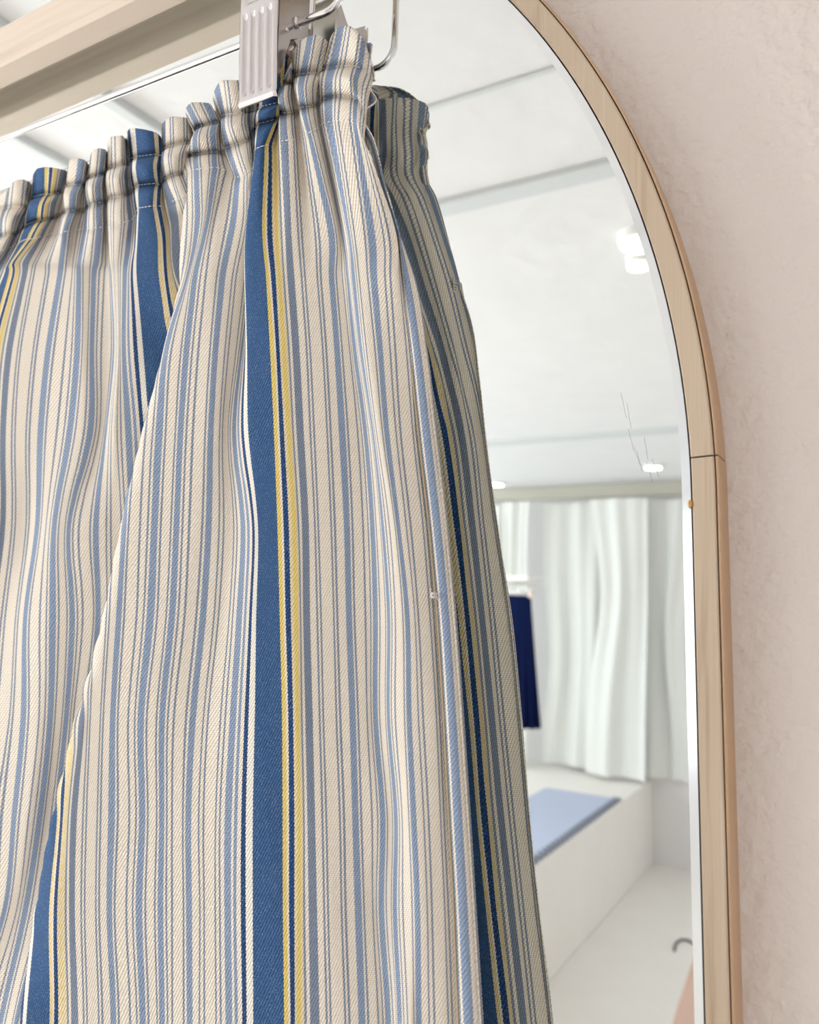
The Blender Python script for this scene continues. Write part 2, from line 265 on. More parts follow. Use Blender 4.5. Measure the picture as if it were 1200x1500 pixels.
X770 = [(-438,-120),(-270,0),(-256.5,7),(-246,17),(-240,22),(-219,38),(-213,42),(-199.5,51),(-189.5,57.5),(-186,60),(-170,67),(-160,73),(-156,75),(-147,83),(-142.5,86),(-129,95),(-125,98),(-117,104),(-113,106),(-105.5,116),(-88,132),(-84,136),(-74,145),(-64.5,156),(-57,162),(-45,173),(-30,186),(50,225),(145,195),(165,174),(169.5,179),(179.5,185),(183,187.5),(199,204.5),(209,216),(213,221),(222,231),(226.5,235),
 (240,250),(244,254),(252,263),(256,266),(263.5,277.5),(281,296),(285,301),(294.5,310),(304.5,321),(312,327.5),(329.5,342.5),(336.5,347),(344,352.5),(354,359),(362,366),(369,369),(375.5,373),(385.5,377.5),(430,406),(436,412),(439.5,415),(446.5,422.5),(450,427),(456,434),(462,437),(468,442),(481.5,452),(492,461),(498,466),(519,485),(525,490),(538.5,504),(548.5,512),(552,516),(568,532),(578,539),(582,542),(591,549),
 (595.5,551),(609,557),(613,558.5),(621,562),(625,565),(632.5,570.6),(650,578.6),(654,580),(663.5,586),(673.5,595),(681,601),(698.5,620),(705.5,625),(711,628),(722,634),(735,622)]
X900 = [(-438,-150),(-270,-16),(-256.5,-9),(-246,2),(-240,8),(-219,23),(-213,27),(-199.5,34),(-189.5,40),(-186,42.5),(-170,58),(-160,68),(-156,71),(-147,82),(-142.5,86),(-129,98),(-125,101),(-117,110),(-113,113),(-105.5,121),(-88,138),(-84,139),(-74,148),(-55,160),(25,205),(115,175),(138,149),(150,156),(156,160),(169.5,170),(179.5,178),(183,181),(199,200),(209,210),(213,214),(222,226),(226.5,230),(240,243),(244,247),(252,257),
 (256,260),(263.5,271),(281,287),(285,293),(294.5,302),(304.5,314),(312,320),(329.5,336),(336.5,341),(344,346),(354,355),(362,361),(369,365),(375.5,369),(385.5,375),(430,409.6),(436,415),(439.5,418),(446.5,425.6),(450,430),(456,437),(462,440.5),(468,443.6),(481.5,453.6),(492,464.5),(498,470),(519,489),(525,493.5),(538.5,507),(548.5,515.5),(552,518.5),(568,535.5),(578,543),(582,546),(591,553.5),(595.5,556.5),(609,564.6),
 (613,567),(621,571.5),(625,573.5),(632.5,579),(650,590),(654,592.5),(663.5,600),(673.5,607.5),(681,612),(698.5,630),(705.5,635),(711,639),(722,646),(735,634)]
X1050 = [(-438,-180),(-256.5,-26),(-240,-6),(-219,14),(-213,18),(-199.5,30),(-189.5,38),(-186,41),(-170,57),(-160,65),(-156,69),(-147,78),(-142.5,80),(-129,91),(-125,93),(-117,101),(-113,103),(-104,108),(-85,120),(-10,160),(70,135),(88,108),(93,113),(99,116),(112.5,124),(123,128),(129,132),(150,147),(156,151),(169.5,161),(179.5,169),(183,172),(199,187.5),(209,197.5),(213,201),(222,211),(226.5,214.5),(240,229),(244,233),(252,242),(256,245),
 (263.5,255),(281,272),(285,278),(294.5,287),(304.5,298.5),(312,304),(329.5,323),(336.5,330),(344,336.5),(354,346),(362,353),(369,358),(375.5,364),(385.5,373),(430,413),(436,419),(439.5,422),(446.5,429),(450,433),(456,438),(462,442),(468,447),(481.5,457.5),(492,468),(498,473.5),(519,492.5),(525,498),(538.5,512),(548.5,521),(552,524.5),(568,538),(578,544),(582,546),(591,554),(595.5,556),(609,565),(613,566.5),(621,571.5),
 (625,573),(632.5,579),(650,593),(654,595),(663.5,603),(673.5,613),(681,619),(698.5,640),(705.5,643.5),(712,649),(722,656),(735,644)]
X1200 = [(-438,-210),(-256.5,-50),(-219,-8),(-213,2),(-199.5,17),(-189.5,23),(-186,28),(-170,41),(-160,50),(-156,53),(-147,62),(-142.5,64),(-131,72),(-115,82),(-45,125),(20,100),(40,73),(50,76.5),(61,83.5),(66,87),(71,87.5),(77.5,92),(88,97),(93,100),(99,103),(112.5,112),(123,121),(129,126.5),(150,142),(156,147),(169.5,158),(179.5,168),(183,172),(199,189),(209,199),(213,203),(222,213),(226.5,216),(240,229),(244,233),(252,241),(256,243.5),
 (263.5,252),(281,268),(285,271),(294.5,280),(304.5,291),(312,297.5),(329.5,316),(336.5,321.5),(344,329),(354,339),(362,348),(369,353),(375.5,360),(385.5,370),(430,414),(436,420),(439.5,423),(446.5,431),(450,435),(456,441),(462,445),(468,450),(481.5,461),(492,472),(498,478),(519,497.5),(525,504),(538.5,516),(548.5,525),(552,529),(568,545),(578,553.5),(582,556),(591,565),(595.5,567.5),(609,575),(613,577),(621,583),(625,585),
 (632.5,589),(650,599),(654,601),(663.5,610),(673.5,621),(681,627.5),(698.5,646),(705.5,650),(712,656),(722,663),(735,651)]
X1330 = [(-438,-230),(-199.5,4),(-189.5,10),(-186,13),(-170,25),(-160,30),(-156,33),(-147,42),(-142.5,44.5),(-137,50),(-120,62),(-60,98),(-10,80),(10,50),(16.5,51.5),(61,72),(67,75.5),(70.5,79),(77.5,83.5),(88,91),(93,97),(99,101),(112.5,109),(123,118.5),(129,124),(150,140),(156,145),(169.5,156),(179.5,164),(183,167),(199,185),(209,194),(213,198),(222,208.5),(226.5,212.5),(240,226),(244,231),(252,239),(256,243),(263.5,252),(281,269),(285,272),
 (294.5,281),(304.5,293),(312,298.5),(329.5,315),(336.5,322),(344,328.5),(354,338.5),(362,346),(369,352.5),(375.5,360),(385.5,370),(430,414.5),(436,420),(439.5,423),(446.5,431),(450,435),(456,441),(462,445),(468,452),(481.5,464),(492,474.5),(498,480.5),(519,500),(525,506),(538.5,519.5),(548.5,530),(552,533),(568,546.5),(578,551),(582,554),(591,563),(595.5,566),(609,573),(613,575),(621,582),(625,584),(632.5,590),(650,604),
 (654,606.5),(663.5,615.5),(673.5,626),(681,632),(698.5,652),(705.5,656),(713,664),(723,671),(735,659)]
X1460 = [(-438,-250),(-170,-14),(-156,5),(-147,12),(-142.5,15),(-129,26),(-120,32),(-105,44),(-60,70),(-20,55),(-2,31),(0,32),(6.5,35.5),(16.5,40.5),(61,73),(67,77),(71,79.5),(77.5,85),(93,99.5),(99,103.5),(112.5,113.5),(123,121.5),(129,127),(150,143.5),(156,149),(169.5,161),(179.5,169),(183,172.5),(199,189.5),(209,199.5),(213,203),(222,212.5),(226.5,216.5),(240,229.5),(244,232.5),(252,241),(256,245),(263.5,252),(281,269),(285,273),(294.5,282),
 (304.5,292),(312,299),(329.5,316),(336.5,323),(344,330),(354,340),(362,348),(369,354.5),(375.5,361),(385.5,370.5),(430,416),(436,422),(439.5,425),(446.5,432),(450,434),(456,441),(462,447.5),(468,453.5),(481.5,467),(492,477.5),(498,483.5),(519,504.5),(525,510.5),(538.5,524),(548.5,534),(552,538),(568,553),(578,559),(582,562.5),(591,571),(595.5,575),(609,579),(613,580),(621,588),(625,590),(632.5,596),(650,606),(654,608),(663.5,617),
 (673.5,628),(681,635),(698.5,656),(705.5,661),(713,668.5),(723,675),(735,663)]
LOBES = [(-442,-394),(-360,-250),(-219,-178),(-152,-110),(-80,-18),(-2,84),(96,170),(190,264),(281,348),(372,446),(458,502),(510,580),(602,700)]
def lobe_t(U, amp, dip):
    o = np.full_like(U, -dip)
    for a, b in LOBES:
        q = (U-a)/(b-a); mk = (q > 0)&(q < 1)
        o = np.where(mk, -dip+(amp+dip)*np.sin(np.pi*np.clip(q,0,1))**.55, o)
    return gsm(o, 2.0)
TT = {  # distance in front of the glass (units of D) by row
 410: [(-520,.060),(-369,.062),(-300,.078),(-220,.072),(-150,.074),(-100,.058),(-55,.074),(0,.076),(60,.074),(100,.055),(150,.035),(188,.06),(200,.082),(270,.084),(325,.062),(345,.050),(368,.060),(390,.084),(430,.086),(500,.072),(568,.058),(590,.062),(621,.080),(650,.082),(690,.080),(712,.070)],
 510: [(-520,.060),(-369,.062),(-290,.080),(-210,.074),(-140,.078),(-92,.060),(-50,.078),(0,.076),(50,.060),(130,.035),(200,.065),(215,.092),(290,.086),(335,.062),(358,.056),(385,.082),(430,.088),(500,.072),(575,.055),(600,.062),(632,.082),(660,.078),(705,.066),(730,.060)],
 630: [(-520,.060),(-280,.080),(-200,.072),(-130,.080),(-100,.058),(-50,.082),(0,.066),(95,.035),(180,.065),(197,.098),(290,.088),(325,.070),(350,.070),(388,.090),(440,.090),(520,.072),(578,.054),(610,.068),(640,.084),(670,.078),(712,.060),(735,.03)],
 770: [(-520,.060),(-280,.084),(-215,.066),(-150,.088),(-80,.074),(-45,.062),(50,.038),(155,.070),(172,.108),(270,.094),(330,.076),(372,.092),(440,.094),(520,.076),(575,.060),(645,.086),(675,.082),(712,.064),(735,.035)],
 900: [(-520,.060),(-290,.070),(-235,.066),(-160,.090),(-74,.066),(25,.040),(125,.075),(146,.116),(250,.102),(320,.084),(375,.098),(440,.098),(520,.080),(580,.064),(645,.088),(680,.084),(712,.068),(735,.035)],
 1050:[(-520,.060),(-260,.072),(-170,.088),(-104,.066),(-10,.042),(75,.080),(100,.122),(230,.110),(310,.094),(380,.102),(450,.100),(530,.082),(590,.068),(650,.092),(690,.086),(712,.074),(735,.04)],
 1200:[(-520,.060),(-250,.080),(-170,.086),(-131,.064),(-45,.045),(25,.080),(55,.118),(90,.128),(220,.112),(320,.104),(400,.108),(480,.100),(560,.082),(610,.076),(655,.098),(690,.090),(712,.080),(735,.045)],
 1330:[(-520,.060),(-200,.080),(-137,.066),(-60,.045),(-5,.070),(22,.102),(70,.130),(200,.116),(330,.108),(420,.112),(500,.102),(575,.082),(620,.086),(660,.102),(690,.094),(713,.084),(735,.05)],
 1460:[(-520,.060),(-190,.070),(-150,.068),(-120,.074),(-60,.055),(-20,.078),(0,.110),(40,.128),(120,.128),(240,.116),(340,.114),(430,.116),(510,.104),(585,.086),(640,.104),(690,.098),(713,.088),(735,.05)]}
Us = np.arange(-500, 714.5, 1.5); nU = len(Us)
def row3(R, sm):
    a = np.array(R, float); x = np.interp(Us, a[:,0], a[:,1]); y = np.interp(Us, a[:,0], a[:,2])
    L = Us < a[0,0]; x[L] = a[0,1]+(Us[L]-a[0,0])*.5; y[L] = a[0,2]-(Us[L]-a[0,0])*.22
    k = Us > 692; x[k] = x[~k][-1]-(Us[k]-692)*.12; y[k] = y[~k][-1]
    return gsm(x, sm), gsm(y, sm)
def row2(R, y, sm=2.0):
    a = np.array(R, float); x = np.interp(Us, a[:,0], a[:,1]); L = Us < a[0,0]; x[L] = a[0,1]+(Us[L]-a[0,0])*.8
    return gsm(x, sm), np.full(nU, float(y))
for y_, o_ in ((410,.024),(510,.021),(630,.018),(770,.016),(900,.014),(1050,.012),(1200,.010),(1330,.009),(1460,.008)):
    TT[y_] = [(a_, b_+o_) for a_, b_ in TT[y_]]
t410 = pl(TT[410], Us)
rows = []   # (x, y, t)
def add(xy, t): rows.append((xy[0], xy[1], t))
T_, A_, B_, C_, D_ = row3(RT,1.6), row3(RA,1.4), row3(RB,1.4), row3(RC,1.6), row3(RD,2.0)
# waist: the gathered header and casing stand a little in front of the rod
base = .088+0*Us
def mixr(p, q, f): return (p[0]*(1-f)+q[0]*f, p[1]*(1-f)+q[1]*f)
top_lip = (T_[0]+1.5, T_[1]+3)
add(top_lip, base-.010+lobe_t(Us,.012,.020))
add(T_, base+.001+lobe_t(Us,.016,.022))
add(mixr(T_,A_,.35), base+.001+lobe_t(Us,.018,.022))
add(mixr(T_,A_,.8), base-.003+lobe_t(Us,.013,.016))
IA = len(rows); add(A_, base-.013+lobe_t(Us,.008,.012))
def bul(p, amp): return (p[0]-amp*.9*(.4+.6*np.clip(lobe_t(Us,1,0),0,1)), p[1]-amp*.2)
add(bul(mixr(A_,B_,.18), 2.4), base+.003+lobe_t(Us,.014,.018))
add(bul(mixr(A_,B_,.5), 4.2), base+.011+lobe_t(Us,.018,.022))
add(bul(mixr(A_,B_,.82), 2.2), base+.003+lobe_t(Us,.014,.018))
IB = len(rows); add(B_, base-.012+lobe_t(Us,.008,.012))
add(bul(mixr(B_,C_,.3), 1.0), base+.000+lobe_t(Us,.012,.014))
add(bul(mixr(B_,C_,.7), .8), base+.001+lobe_t(Us,.012,.014))
IC = len(rows); add(C_, base-.001+lobe_t(Us,.010,.012))
add(mixr(C_,D_,.2), base*.85+t410*.15+.002+lobe_t(Us,.011,.013))
add(mixr(C_,D_,.6), base*.6+t410*.4+.001+lobe_t(Us,.009,.011))
add(D_, base*.3+t410*.7+lobe_t(Us,.006,.007))
REF = [(145,622),(165,628),(200,622),(222,628),(248,623),(290,640),(310,643),(410,673),(510,695),(630,711),(770,729),(900,750),(1050,765),(1200,777),(1330,790),(1460,807),(1600,822)]
def edge_t(x, y):
    best = (9, .05)
    for t in np.arange(.03, .15, .0005):
        px, py = flipped(x, y, t, 1)
        e = abs(px+1-np.interp(py, [q[0] for q in REF], [q[1] for q in REF]))
        if e < best[0]: best = (e, t)
    return best[1]
HT = []; FH = [(40,518),(54,528),(82,538)]
for k_ in range(len(rows)):
    x_, y_, t_ = rows[k_]; m_ = int(np.argmin(abs(Us-692)))
    HT.append(float(np.clip(edge_t(x_[m_], y_[m_]), .072, .115)))
HT = gsm(np.array(HT), 1.0)
H1 = np.array([.090,.090,.088,.086,.086,.092,.096,.096,.096,.099,.101,.104,.105,.104,.102])
for k_, tgt in enumerate(HT):
    x_, y_, t_ = rows[k_]; w_ = np.clip((Us-650)/22., 0, 1); w2_ = np.clip((Us-676)/12., 0, 1)**1.5; tgt = H1[k_]*(1-w2_)+min(H1[k_], tgt)*w2_; m_ = int(np.argmin(abs(Us-692))); FH.append((y_[m_], x_[m_]))
    rows[k_] = (x_, y_, t_*(1-w_)+tgt*w_-.008*np.clip((Us-694)/12., 0, 1))
FH = sorted(FH)
print('header edge', [round(float(q),3) for q in HT], FH)
EDGE = [(410,262,100,190),(510,238,50,208),(630,206,3,190),(770,174,-45,165),(900,149,-74,140),(1050,108,-104,88),(1200,73,-131,40),(1330,50,-137,10),(1460,31.5,-120,-2)]
def catm(A, par, out):
    A = np.asarray(A, float); A = A[:,None] if A.ndim == 1 else A
    h = np.diff(par); d = np.diff(A, axis=0)/h[:,None]; m = np.zeros_like(A)
    m[1:-1] = (d[:-1]*h[1:,None]+d[1:]*h[:-1,None])/(h[1:]+h[:-1])[:,None]; m[0] = d[0]; m[-1] = d[-1]
    i = np.clip(np.searchsorted(par, out, side='right')-1, 0, len(par)-2); t = ((out-par[i])/h[i])[:,None]; hh = h[i][:,None]
    return (2*t**3-3*t**2+1)*A[i]+(t**3-2*t**2+t)*hh*m[i]+(-2*t**3+3*t**2)*A[i+1]+(t**3-t**2)*hh*m[i+1]
LX=[];RXx=[];LT=[];RTx=[]
for (y, xe, ul, ur), X in zip(EDGE, (X410,X510,X630,X770,X900,X1050,X1200,X1330,X1460)):
    a = np.array(X, float); l = a[a[:,0] <= ul]; r = a[a[:,0] >= ur]
    xl_ = np.interp(Us, l[:,0], l[:,1]); k = Us < l[0,0]; xl_[k] = l[0,1]+(Us[k]-l[0,0])*.8; k = Us > l[-1,0]; xl_[k] = l[-1,1]+(Us[k]-l[-1,0])*.8
    xr_ = np.interp(Us, r[:,0], r[:,1]); k = Us < r[0,0]; xr_[k] = r[0,1]+(Us[k]-r[0,0])*.85
    tt = np.array(TT[y], float); tl_ = tt[tt[:,0] <= ul+2]; tr_ = tt[tt[:,0] >= ur+4]
    LX.append(gsm(xl_, 1.6)); RXx.append(gsm(xr_, 1.6)); LT.append(gsm(np.interp(Us, tl_[:,0], tl_[:,1]), 4)); RTx.append(gsm(np.interp(Us, tr_[:,0], tr_[:,1]), 4))
ky = np.array([e[0] for e in EDGE], float); oy = np.array([410,440,475,510,550,590,630,675,722,770,813,856,900,950,1000,1050,1100,1150,1200,1243,1286,1330,1373,1416,1460,1540,1640,1770], float)
oyc = oy
LXo, RXo, LTo, RTo = [catm(A, ky, np.minimum(oyc, 1640)) for A in (LX, RXx, LT, RTx)]
XEo = catm([e[1] for e in EDGE], ky, np.minimum(oyc, 1640))[:,0]
for j, y in enumerate(oy):
    xl_, xr_, tl_, tr_, xe = LXo[j], RXo[j], LTo[j], RTo[j], XEo[j]
    cand = np.where((xr_ >= xe) & (Us > -60))[0]; iR = cand[0] if len(cand) else nU//2
    cand = np.where((xl_ >= xe) & (Us < 130))[0]; iL = cand[0] if len(cand) else iR-20
    iL = min(iL, iR-8); UL, UR = Us[iL], Us[iR]
    x = np.where(Us <= UL, xl_, xr_); t = np.where(Us <= UL, tl_, tr_-.016*np.exp(-np.maximum(Us-UR,0)/6.))
    h = (Us > UL)&(Us < UR); w = (Us[h]-UL)/(UR-UL)
    hx = min(60, .38*(UR-UL)); x[h] = xl_[iL]*(1-w)+xr_[iR]*w+hx*np.sin(np.pi*w)
    ta, tb = tl_[iL], tr_[iR]-.016; t[h] = ta*(1-w)+tb*w-np.minimum(.035,.0003*(UR-UL))*np.sin(np.pi*w)
    x = gsm(x, 1.3); t = gsm(t, 1.6)
    rows.append((x, np.full(nU, float(y)), t))
# edge of the waist follows how far the side stands off the glass
RX = np.array([r[0] for r in rows]); RY = np.array([r[1] for r in rows]); RTt = np.array([r[2] for r in rows])
# the row where seams start
def catmull(A, par, out):
    """A[row, u] sampled at par -> out, monotone-ish cubic hermite"""
    h = np.diff(par); d = np.diff(A, axis=0)/h[:,None]
    m = np.zeros_like(A); m[1:-1] = (d[:-1]*h[1:,None]+d[1:]*h[:-1,None])/(h[1:]+h[:-1])[:,None]
    m[0] = d[0]; m[-1] = d[-1]
    i = np.clip(np.searchsorted(par, out, side='right')-1, 0, len(par)-2)
    t = ((out-par[i])/h[i])[:,None]; hh = h[i][:,None]
    return ((2*t**3-3*t**2+1)*A[i]+(t**3-2*t**2+t)*hh*m[i]+(-2*t**3+3*t**2)*A[i+1]+(t**3-t**2)*hh*m[i+1])
def surface(RX, RY, RT, sgn, par, out):
    """control rows -> 3D grid; sgn +1: seen directly, -1: given by its mirror image"""
    C3 = grid_at(RX, RY, 1-sgn*RT)
    if sgn < 0: C3[...,1] = 2*D-C3[...,1]
    return np.stack([catmull(C3[...,k], par, out) for k in range(3)], -1)
med = slice(200, nU-120)
C3 = grid_at(RX, RY, 1-RTt)
seg = np.median(np.linalg.norm(np.diff(C3, axis=0), axis=-1)[:, med], axis=1)
par = np.concatenate([[0], np.cumsum(np.maximum(seg, .0012))])
out = np.concatenate([np.linspace(par[i], par[i+1], max(2, int((par[i+1]-par[i])/.0009)+2), endpoint=False) for i in range(len(par)-1)]+[[par[-1]]])
GF = surface(RX, RY, RTt, 1, par, out)
# fine cloth buckling
def cloth(name, G, Ucol, Vrow, parent, flip=False, thick=.0006):
    nr, nc, _ = G.shape
    me = bpy.data.meshes.new(name)
    idx = np.arange(nr*nc).reshape(nr, nc)
    q = np.stack([idx[:-1,:-1], idx[1:,:-1], idx[1:,1:], idx[:-1,1:]], -1).reshape(-1, 4)
    if flip: q = q[:, ::-1]
    me.vertices.add(nr*nc); me.vertices.foreach_set('co', G.reshape(-1).astype(np.float32))
    me.loops.add(q.size); me.loops.foreach_set('vertex_index', q.reshape(-1).astype(np.int32))
    me.polygons.add(len(q)); me.polygons.foreach_set('loop_start', np.arange(0, q.size, 4, dtype=np.int32))
    me.polygons.foreach_set('loop_total', np.full(len(q), 4, dtype=np.int32)); me.update(calc_edges=True)
    uvl = me.uv_layers.new(name='weave')
    UU = np.broadcast_to(Ucol if Ucol.ndim == 2 else Ucol[None,:], (nr,nc)).reshape(-1)/369; VV = np.repeat(Vrow, nc)/369
    uvl.data.foreach_set('uv', np.stack([UU[q.reshape(-1)], VV[q.reshape(-1)]], -1).reshape(-1).astype(np.float32))
    me.validate()
    o = link(name, me, M['fabric'], parent, True)
    s = o.modifiers.new('cloth_thickness', 'SOLIDIFY'); s.thickness = thick; s.offset = -1
    return o
skirt = empty('gathered_skirt', at(375, 150, .95))
tag(skirt, 'cream skirt with blue, navy and yellow stripes hanging in front of the arched mirror', 'skirt')
Vr = out/KU
fp = cloth('front_panel', GF, Us, Vr, skirt)
# the side piece beyond the seam
SY = [345,410,510,630,770,900,1050,1200,1330,1460,1620,1770]
SX = [584,587,600,612.5,628.5,640.5,650,657.5,664.5,669.5,676,681]
EX = [587,609,626,641,657,669,680,690,698,706,716,725]
# how far the right edge stands off the glass: its mirror image must fall on the reflected outline
ET = gsm(np.array([edge_t(x, y) for x, y in zip(EX, SY)]), .8); ET[:3] = (.089, .087, .083)
print('edge t', ET.round(3))
su = np.array([0,.10,.2,.35,.5,.62,.8,.93,1.0]); sU = np.array([279.,281.5,285,288.5,291.8,294.5,300,303.6,306.5])
fine = np.linspace(0,1,26)
SGx = []; SGt = []
for s, e, t in zip(SX, EX, ET):
    SGx.append(s+(e-s)*fine); tb = t+.004; SGt.append(tb-.004*fine**3+.004*np.sin(np.pi*np.clip(fine*1.2,0,1))-.010*np.exp(-fine/.05))
SGx = np.array(SGx); SGt = np.array(SGt); SGy = np.repeat(np.array(SY,float)[:,None], 26, 1)
parS = np.interp(SY, np.concatenate([[310], oy]), par[-(len(oy)+1):]); outS = np.linspace(parS[0], parS[-1], 240)
GS = surface(SGx, SGy, SGt, 1, parS, outS)
cloth('side_panel', GS, np.interp(fine, su, sU), outS/KU, skirt)
# ---- back panel, facing the glass
BK = {  # (yarn, x) in its mirror image ; y ; t at left, t at right edge
 }
BR = [
 (150,[(40,520),(61,535),(70.5,543),(77.5,550),(93,552),(99,554),(112.5,564),(123,576),(129,582),(150,590),(156,604),(169.5,614),(179.5,624),(186,628)],[(40,152),(75,150),(93,146),(129,143),(150,143),(169,147),(179,151),(186,158)],.044,.050,.008),
 (197,[(40,516),(61,532),(70.5,541),(77.5,548),(93,552),(99,555),(112.5,566),(123,573),(129,581),(150,590),(156,602),(169.5,611),(179.5,619),(186,622)],[(40,202),(77,200),(112,198),(150,199),(170,203),(186,208)],.046,.050,.0),
 (224,[(40,512),(61,530),(70.5,538),(77.5,546),(93,551),(99,555),(112.5,566),(123,573),(129,582),(150,592),(156,604),(169.5,615),(179.5,624),(186,628)],[(40,230),(186,226)],.044,.049,.012),
 (248,[(40,512),(61,530),(70.5,538),(77.5,546),(93,551),(99,554),(112.5,562),(123,572),(129,582),(150,592),(156,604),(169.5,614),(179.5,621),(186,624)],[(40,256),(112,252),(186,250)],.046,.050,.0),
 (290,[(40,520),(61,540),(70.5,548),(77.5,556),(93,561),(99,565),(112.5,578),(123,590),(129,600),(150,612),(156,621),(169.5,629),(179.5,636),(186,640)],[(40,292),(186,290)],.040,.051,.006),
 (350,[(40,540),(61,560),(70.5,569),(77.5,577),(93,583),(99,587),(112.5,602),(123,610),(129,620),(150,634),(156,641),(172,650),(183,657)],None,.036,.054,.004),
 (410,[(40,560),(61,582),(70.5,590),(77.5,597),(93,602),(99,606),(112.5,620),(123,629),(129,637),(150,653),(156,660),(170,668),(176,673)],None,.034,.056,.004),
 (510,[(40,590),(61,612),(70.5,620),(77.5,627),(93,634),(99,640),(112.5,651),(123,658),(129,665),(150,678),(156,684),(166,692),(170,695)],None,.032,.060,.002),
 (630,[(40,610),(61,634),(70.5,646),(77.5,655),(90,660),(95,666),(99,669),(112.5,680),(123,686.5),(129,693),(150,706),(156,709),(160,711)],None,.030,.064,0),
 (770,[(40,628),(61,655),(70.5,665),(77.5,674),(90,678.6),(95,683),(99,686.6),(112.5,696.5),(123,702.6),(129,709),(150,724),(156,727),(160,729)],None,.030,.068,0),
 (900,[(30,630),(50,657),(61,671),(70.5,680.5),(77.5,687.6),(90,693.6),(95,698.4),(99,701),(112.5,710),(123,717),(129,723.6),(150,744),(156,748),(160,750)],None,.030,.070,0),
 (1050,[(20,640),(45,672),(61,686.5),(70.5,693.6),(77.5,702),(90,708),(95,712.6),(99,715),(112.5,725),(123,731),(129,738),(150,759),(156,763),(160,765)],None,.030,.074,0),
 (1200,[(5,645),(35,684),(61,699),(70.5,705),(77.5,715),(90,720),(95,725.6),(99,729),(112.5,739),(123,746),(129,753),(150,771),(156,775),(160,777)],None,.030,.078,0),
 (1330,[(0,655),(20,690),(61,711.5),(70.5,719),(77.5,727),(90,733),(95,739),(99,743),(112.5,753.5),(123,760),(129,767),(150,784),(156,788),(160,790)],None,.030,.083,0),
 (1460,[(0,668),(20,698),(61,725),(70.5,733),(77.5,743),(90,747),(95,753),(99,757),(112.5,768),(123,774),(129,781),(150,800),(156,804),(160,807)],None,.030,.088,0),
 (1600,[(0,684),(20,714),(61,741),(70.5,749),(77.5,758),(90,762),(95,768),(99,772),(112.5,782),(123,788),(129,795),(150,814),(156,818),(160,821)],None,.030,.092,0),
 (1800,[(0,706),(20,736),(61,763),(70.5,771),(77.5,780),(90,784),(95,790),(99,794),(112.5,804),(123,810),(129,817),(150,836),(156,840),(160,843)],None,.030,.098,0)]
FE = FH+list(zip(SY[1:], EX[1:]))
def back_t(xr, yr):
    for t in np.arange(.030, .17, .0005):
        x, y = flipped(xr, yr, t, -1)
        if x <= np.interp(y, [q[0] for q in FE], [q[1] for q in FE])-(6 if yr < 300 else 3): return t
    return .10
nb = 150; fb = np.linspace(0,1,nb); bx=[];by=[];bt=[];bu=[];BT_=[]
for y, X, Y, tl, tr, amp in BR:
    a = np.array(X, float); u = np.interp(fb, (a[:,1]-a[0,1])/(a[-1,1]-a[0,1]), a[:,0])
    x = a[0,1]+(a[-1,1]-a[0,1])*fb
    bx.append(x); by.append(np.full(nb,float(y)) if Y is None else gsm(pl(Y,u),2)); bu.append(u)
    tr = min(back_t(X[-1][1], Y[-1][1] if Y else y), {150:.093,197:.084,224:.091,248:.092,290:.100,350:.099,410:.095}.get(y, .2)); BT_.append(round(float(tr),4))
    t = tl+(tr-tl)*fb**1.7-amp*np.abs(np.sin(u/17.))**.7
    if 300 < y < 640: t = t+.004*np.sin(fb*15)*(1-fb)
    bt.append(gsm(t, 1.))
print('back t', BT_)
bx=np.array(bx);by=np.array(by);bt=np.array(bt);bu=np.array(bu)
B3 = grid_at(bx,by,1+bt); segb = np.median(np.linalg.norm(np.diff(B3,axis=0),axis=-1),axis=1); parB=np.concatenate([[0],np.cumsum(segb)])
outB = np.linspace(0, parB[-1], 420)
GB = surface(bx, by, bt, -1, parB, outB); UB = catmull(bu, parB, outB)
cloth('back_panel', GB, UB, outB/KU, skirt, True)
# far part of the back panel, only hinted at behind the front
E1 = GB[:, 0, :]; ff = np.linspace(0, 1, 60)[None,:,None]
E0 = E1+np.array([-.30,0,0])[None,:]; E0[:,1] = D*(1-.026)
w = np.sin(ff*40)*.0016*np.minimum(1, (1-ff)*8)
G0 = E0[:,None,:]*(1-ff)+E1[:,None,:]*ff; G0[...,1:2] -= w*np.array([1.])
cloth('back_panel_left', G0, np.linspace(UB[0,0]-620, UB[0,0], 60), outB/KU, skirt, True).name = 'back_panel'
# ---- stitches
def nrm(i, j):
    a = GF[min(i+1,len(out)-1), j]-GF[max(i-1,0), j]; b = GF[i, min(j+1,nU-1)]-GF[i, max(j-1,0)]
    n = np.cross(a, b); n = n/(np.linalg.norm(n)+1e-12)
    return n if n[1] < 0 else -n
bm = bmesh.new()
for ci, vis in ((IA, 1), (IB, 1), (IC, 1)):
    i = int(np.argmin(abs(out-par[ci])))
    j = 60
    while j < nU-36:
        if GF[i, j, 0] < -.9: j += 1; continue
        pts = []; L = 0; k = j
        while L < .0022 and k < nU-36:
            pts.append(Vector(GF[i, k]+nrm(i, k)*.00035)); 
            L += np.linalg.norm(GF[i,k+1]-GF[i,k]); k += 1
        if len(pts) > 2: tube(bm, pts, lambda q: .00016+.00010*math.sin(math.pi*q), 5)
        j = k+1
obj('waist_stitching', bm, M['thread'], skirt, True)
